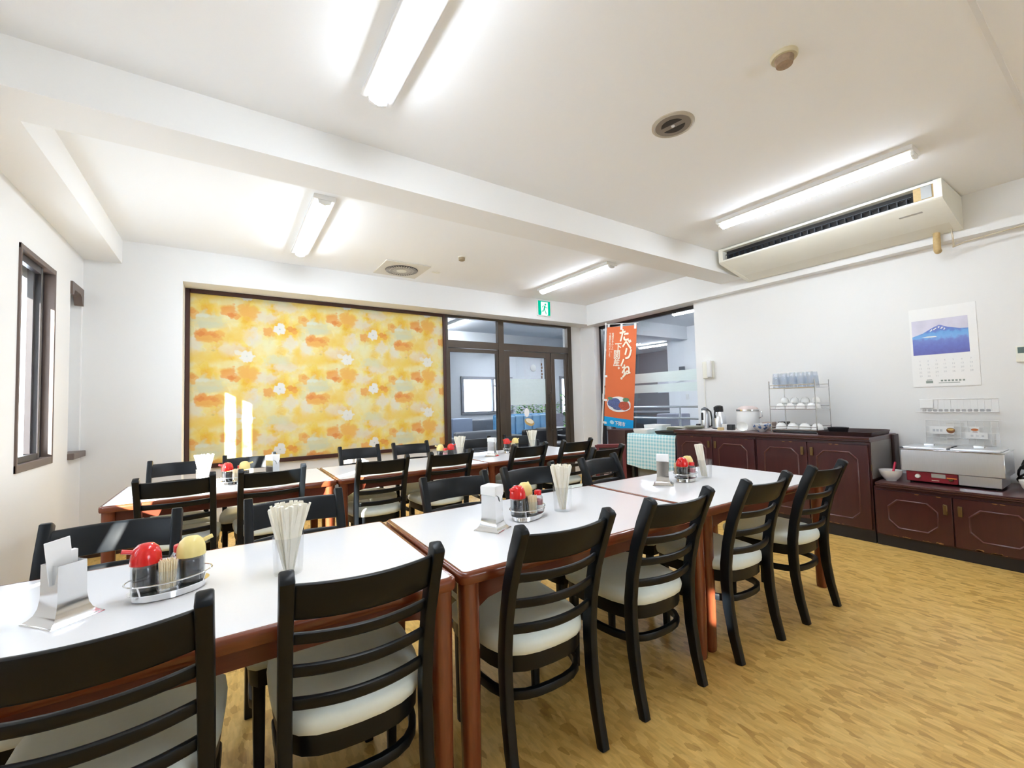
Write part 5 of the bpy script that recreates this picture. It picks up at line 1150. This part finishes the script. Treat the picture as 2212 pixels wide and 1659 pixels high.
# maroon stand with picture panel
t = thing('picture_stand', 'dark red framed stand with red and white picture panel in the aisle', 'stand', (3.59, 3.43, 0), R_(-35))
b = BM()
for x in (-0.15, 0.15): box(b, x - 0.02, x + 0.02, -0.02, 0.02, 0, 0.75, 0.004, 1)
box(b, -0.15, 0.15, -0.02, 0.02, 0.715, 0.755, 0.004, 1); box(b, -0.15, 0.15, -0.02, 0.02, 0.10, 0.14); obj('frame', b, mat('maroon_frame_wood', (0.15, 0.025, 0.03), 0.4, var=0.2), t)
b = BM(); box(b, -0.13, 0.13, -0.006, 0.006, 0.14, 0.716); pn = obj('panel', b, mat('near_black_panel', (0.03, 0.025, 0.027), 0.5), t)
b = BM(); vs = lathe(b, [(0.07, 0), (0.07, 0.002)], seg=28, sy=0.8); bmesh.ops.transform(b, matrix=Matrix.Translation((0.04, -0.006, 0.60)) @ Matrix.Rotation(PI / 2, 4, 'X'), verts=vs); obj('pale_disc', b, mat('grey_print', (0.40, 0.40, 0.39), 0.6), pn)
b = BM(); vs = lathe(b, [(0.045, 0), (0.045, 0.002)], seg=24, sy=0.75); bmesh.ops.transform(b, matrix=Matrix.Translation((0.045, -0.008, 0.605)) @ Matrix.Rotation(PI / 2, 4, 'X'), verts=vs); obj('red_disc', b, mat('red_print', (0.55, 0.02, 0.04), 0.5), pn)
b = BM()
for r in range(2):
    for k in range(3): box(b, -0.08 + k * 0.065, -0.03 + k * 0.065, -0.0075, -0.006, 0.44 - r * 0.06, 0.485 - r * 0.06)
obj('white_print_rows', b, mat('pale_rose_print', (0.55, 0.42, 0.42), 0.6), pn)
b = BM(); box(b, -0.16, 0.16, -0.12, 0.12, 0, 0.03, 0.006); obj('foot', b, WALNUT, t)

# ------------------------------------------------------------------ orange banner on its pole
bn = thing('banner', 'orange vertical cloth banner with ivory Japanese lettering on a white pole', 'banner', (4.885, 4.90, 0.0))
bn.rotation_euler = (R_(5.6), 0, 0)
b = BM(); tube(b, [(0, 0, 0.03), (0, 0, 2.44)], 0.012, 12); lathe(b, [(0.016, 2.43), (0.016, 2.455), (0.006, 2.46)], seg=12); lathe(b, [(0.017, 1.27), (0.017, 1.36)], seg=12); obj('pole', b, WHITEM, bn)
b = BM(); tube(b, [(0, 0.0, 2.435), (0, -0.63, 2.415)], 0.005, 8); obj('crossbar', b, WHITEM, bn)
b = BM(); lathe(b, [(0.14, 0.02), (0.14, 0.05), (0.03, 0.09), (0.02, 0.16)], seg=24); obj('base', b, BLACKPL, bn)
W_, T_, B_ = 0.575, 2.385, 0.87
def flag(v0, v1, m, nm):
    bm = BM(); nu, nv = 16, 24; g = []
    for j in range(nv + 1):
        z = T_ - (T_ - B_) * (v0 + (v1 - v0) * j / nv); row = []
        for i in range(nu + 1):
            u = i / nu; row.append(bm.verts.new((0.004 * math.sin(u * 5 + z * 2), -0.03 - W_ * u, z - 0.0 * u)))
        g.append(row)
    for j in range(nv):
        for i in range(nu): bm.faces.new((g[j][i], g[j][i + 1], g[j + 1][i + 1], g[j + 1][i]))
    bmesh.ops.recalc_face_normals(bm, faces=bm.faces)
    bmesh.ops.solidify(bm, geom=list(bm.faces), thickness=0.0012)
    return obj(nm, bm, m, bn)
cl = flag(0, 0.905, ORANGE, 'orange_cloth'); flag(0.905, 1.0, BLUEB, 'blue_cloth')
b = BM()
for u in (0.05, 0.5, 0.95): box(b, -0.003, 0.003, -0.03 - W_ * u - 0.02, -0.03 - W_ * u + 0.02, T_ - 0.05, 2.43 - 0.02 * u)
for z in (T_ - 0.35, T_ - 0.75, T_ - 1.12, T_ - 1.47): box(b, -0.003, 0.003, -0.085, 0.012, z - 0.016, z + 0.016)
obj('loops', b, WHITEP, bn)
def bt(u, v, rot=0.0, x=-0.0075): return Matrix.Translation((x, -0.03 - u, T_ - v)) @ Matrix.Rotation(-PI / 2, 4, 'Z') @ Matrix.Rotation(PI / 2, 4, 'X') @ Matrix.Rotation(rot, 4, 'Z')
big = [('た', 0.20, bt(0.35, 0.15, 0.05), 0.007), ('べ', 0.185, bt(0.41, 0.285, 0.0), 0.006), ('リ', 0.185, bt(0.43, 0.425, -0.25), 0.008), ('ー', 0.125, bt(0.345, 0.545, PI / 2 - 0.45), 0.009), ('ね', 0.17, bt(0.41, 0.655, 0.05), 0.006), ('！', 0.17, bt(0.39, 0.775, -0.8), 0.008)]
mid = [('下', 0.135, bt(0.245, 0.315), 0.004), ('関', 0.14, bt(0.222, 0.425), 0.002), ('産', 0.135, bt(0.222, 0.54), 0.002), ('。', 0.10, bt(0.30, 0.60), 0.002)]
sm = [(c, 0.042, bt(0.128, 0.11 + 0.037 * k), 0.0005) for k, c in enumerate('地域のあんしん、')] + [(c, 0.042, bt(0.072, 0.11 + 0.037 * k), 0.0005) for k, c in enumerate('下関産を食べましょう')]
obj('large_lettering', join_text(big, IVORY, 'large_lettering'), IVORY, bn)
obj('middle_lettering', join_text(mid, IVORY, 'middle_lettering'), IVORY, bn)
obj('small_lettering', join_text(sm, IVORY, 'small_lettering'), IVORY, bn)
obj('footer_lettering', join_text([('下関市', 0.07, bt(0.33, 1.455), 0.001)], WHITEP, 'footer_lettering'), WHITEP, bn)
def ell(bm, u, v, ru, rv, x0, x1, n=28, wob=0.0):
    prism(bm, [(-0.03 - u + (ru * (1 + wob * math.sin(k * 5))) * math.cos(2 * PI * k / n), T_ - v + (rv * (1 + wob * math.cos(k * 7))) * math.sin(2 * PI * k / n)) for k in range(n)], x0, x1, 'x')
b = BM(); ell(b, 0.17, 1.445, 0.04, 0.032, -0.009, -0.006, 16, 0.2); obj('footer_emblem', b, mat('pale_blue_print', (0.45, 0.72, 0.88), 0.7), bn)
# plain fish platter print
b = BM(); ell(b, 0.29, 1.165, 0.235, 0.115, -0.0085, -0.006, 32, 0.03); obj('platter_outline', b, WHITEP, bn)
b = BM(); ell(b, 0.205, 1.15, 0.135, 0.075, -0.0100, -0.0085, 26, 0.06); ell(b, 0.28, 1.20, 0.12, 0.05, -0.0098, -0.0085, 22, 0.06); obj('blue_fish_print', b, mat('fish_blue_print', (0.10, 0.13, 0.30), 0.7, var=0.6, scale=60), bn)
b = BM(); ell(b, 0.40, 1.175, 0.105, 0.065, -0.0104, -0.0085, 24, 0.06); obj('red_prawn_print', b, mat('prawn_red_print', (0.48, 0.09, 0.05), 0.7, var=0.6, scale=60), bn)
b = BM(); ell(b, 0.43, 1.085, 0.06, 0.032, -0.0108, -0.0085, 20, 0.06); ell(b, 0.12, 1.085, 0.05, 0.022, -0.0108, -0.0085, 20, 0.06); obj('green_leaf_print', b, mat('leaf_print', (0.14, 0.28, 0.16), 0.7, var=0.5, scale=60), bn)

# ------------------------------------------------------------------ camera
F, A_, P_, Q_ = 925.5, 0.587825, 0.0447768, -0.0267639
ca, sa, cb, sb, cc, sc = math.cos(A_), math.sin(A_), math.cos(P_), math.sin(P_), math.cos(Q_), math.sin(Q_)
f = Vector((sa * cb, ca * cb, sb)); r = Vector((ca, -sa, 0)); u = r.cross(f)
r2 = r * cc + u * sc; u2 = -r * sc + u * cc
cam = bpy.data.cameras.new('camera'); co = bpy.data.objects.new('camera', cam); C.objects.link(co)
M = Matrix.Identity(4)
for i in range(3): M[i][0], M[i][1], M[i][2] = r2[i], u2[i], -f[i]
M[2][3] = 1.244
co.matrix_world = M
cam.sensor_width = 36; cam.lens = F / 2212 * 36; cam.clip_start = 0.02
bpy.context.scene.camera = co

# ------------------------------------------------------------------ light
wd = bpy.data.worlds.new('sky'); bpy.context.scene.world = wd; wd.use_nodes = True
bg = wd.node_tree.nodes['Background']; bg.inputs['Color'].default_value = (0.80, 0.89, 1.0, 1); bg.inputs['Strength'].default_value = 3.2
sun = bpy.data.lights.new('sun', 'SUN'); sun.energy = 19; sun.angle = R_(0.53); sun.color = (1.0, 0.95, 0.86)
so = bpy.data.objects.new('sun', sun); C.objects.link(so)
dv = Vector((0.70, 0.714, -0.385)).normalized(); so.rotation_euler = dv.to_track_quat('-Z', 'Y').to_euler(); so.location = (-6, -6, 5)

sc_ = bpy.context.scene
sc_.view_settings.view_transform = 'Standard'; sc_.view_settings.look = 'None'; sc_.view_settings.gamma = 1; sc_.view_settings.use_curve_mapping = False
sc_.view_settings.exposure = 1.88
cy = sc_.cycles
cy.max_bounces = 12; cy.diffuse_bounces = 7; cy.transparent_max_bounces = 24; cy.glossy_bounces = 4
cy.sample_clamp_indirect = 8; cy.caustics_reflective = False; cy.caustics_refractive = False
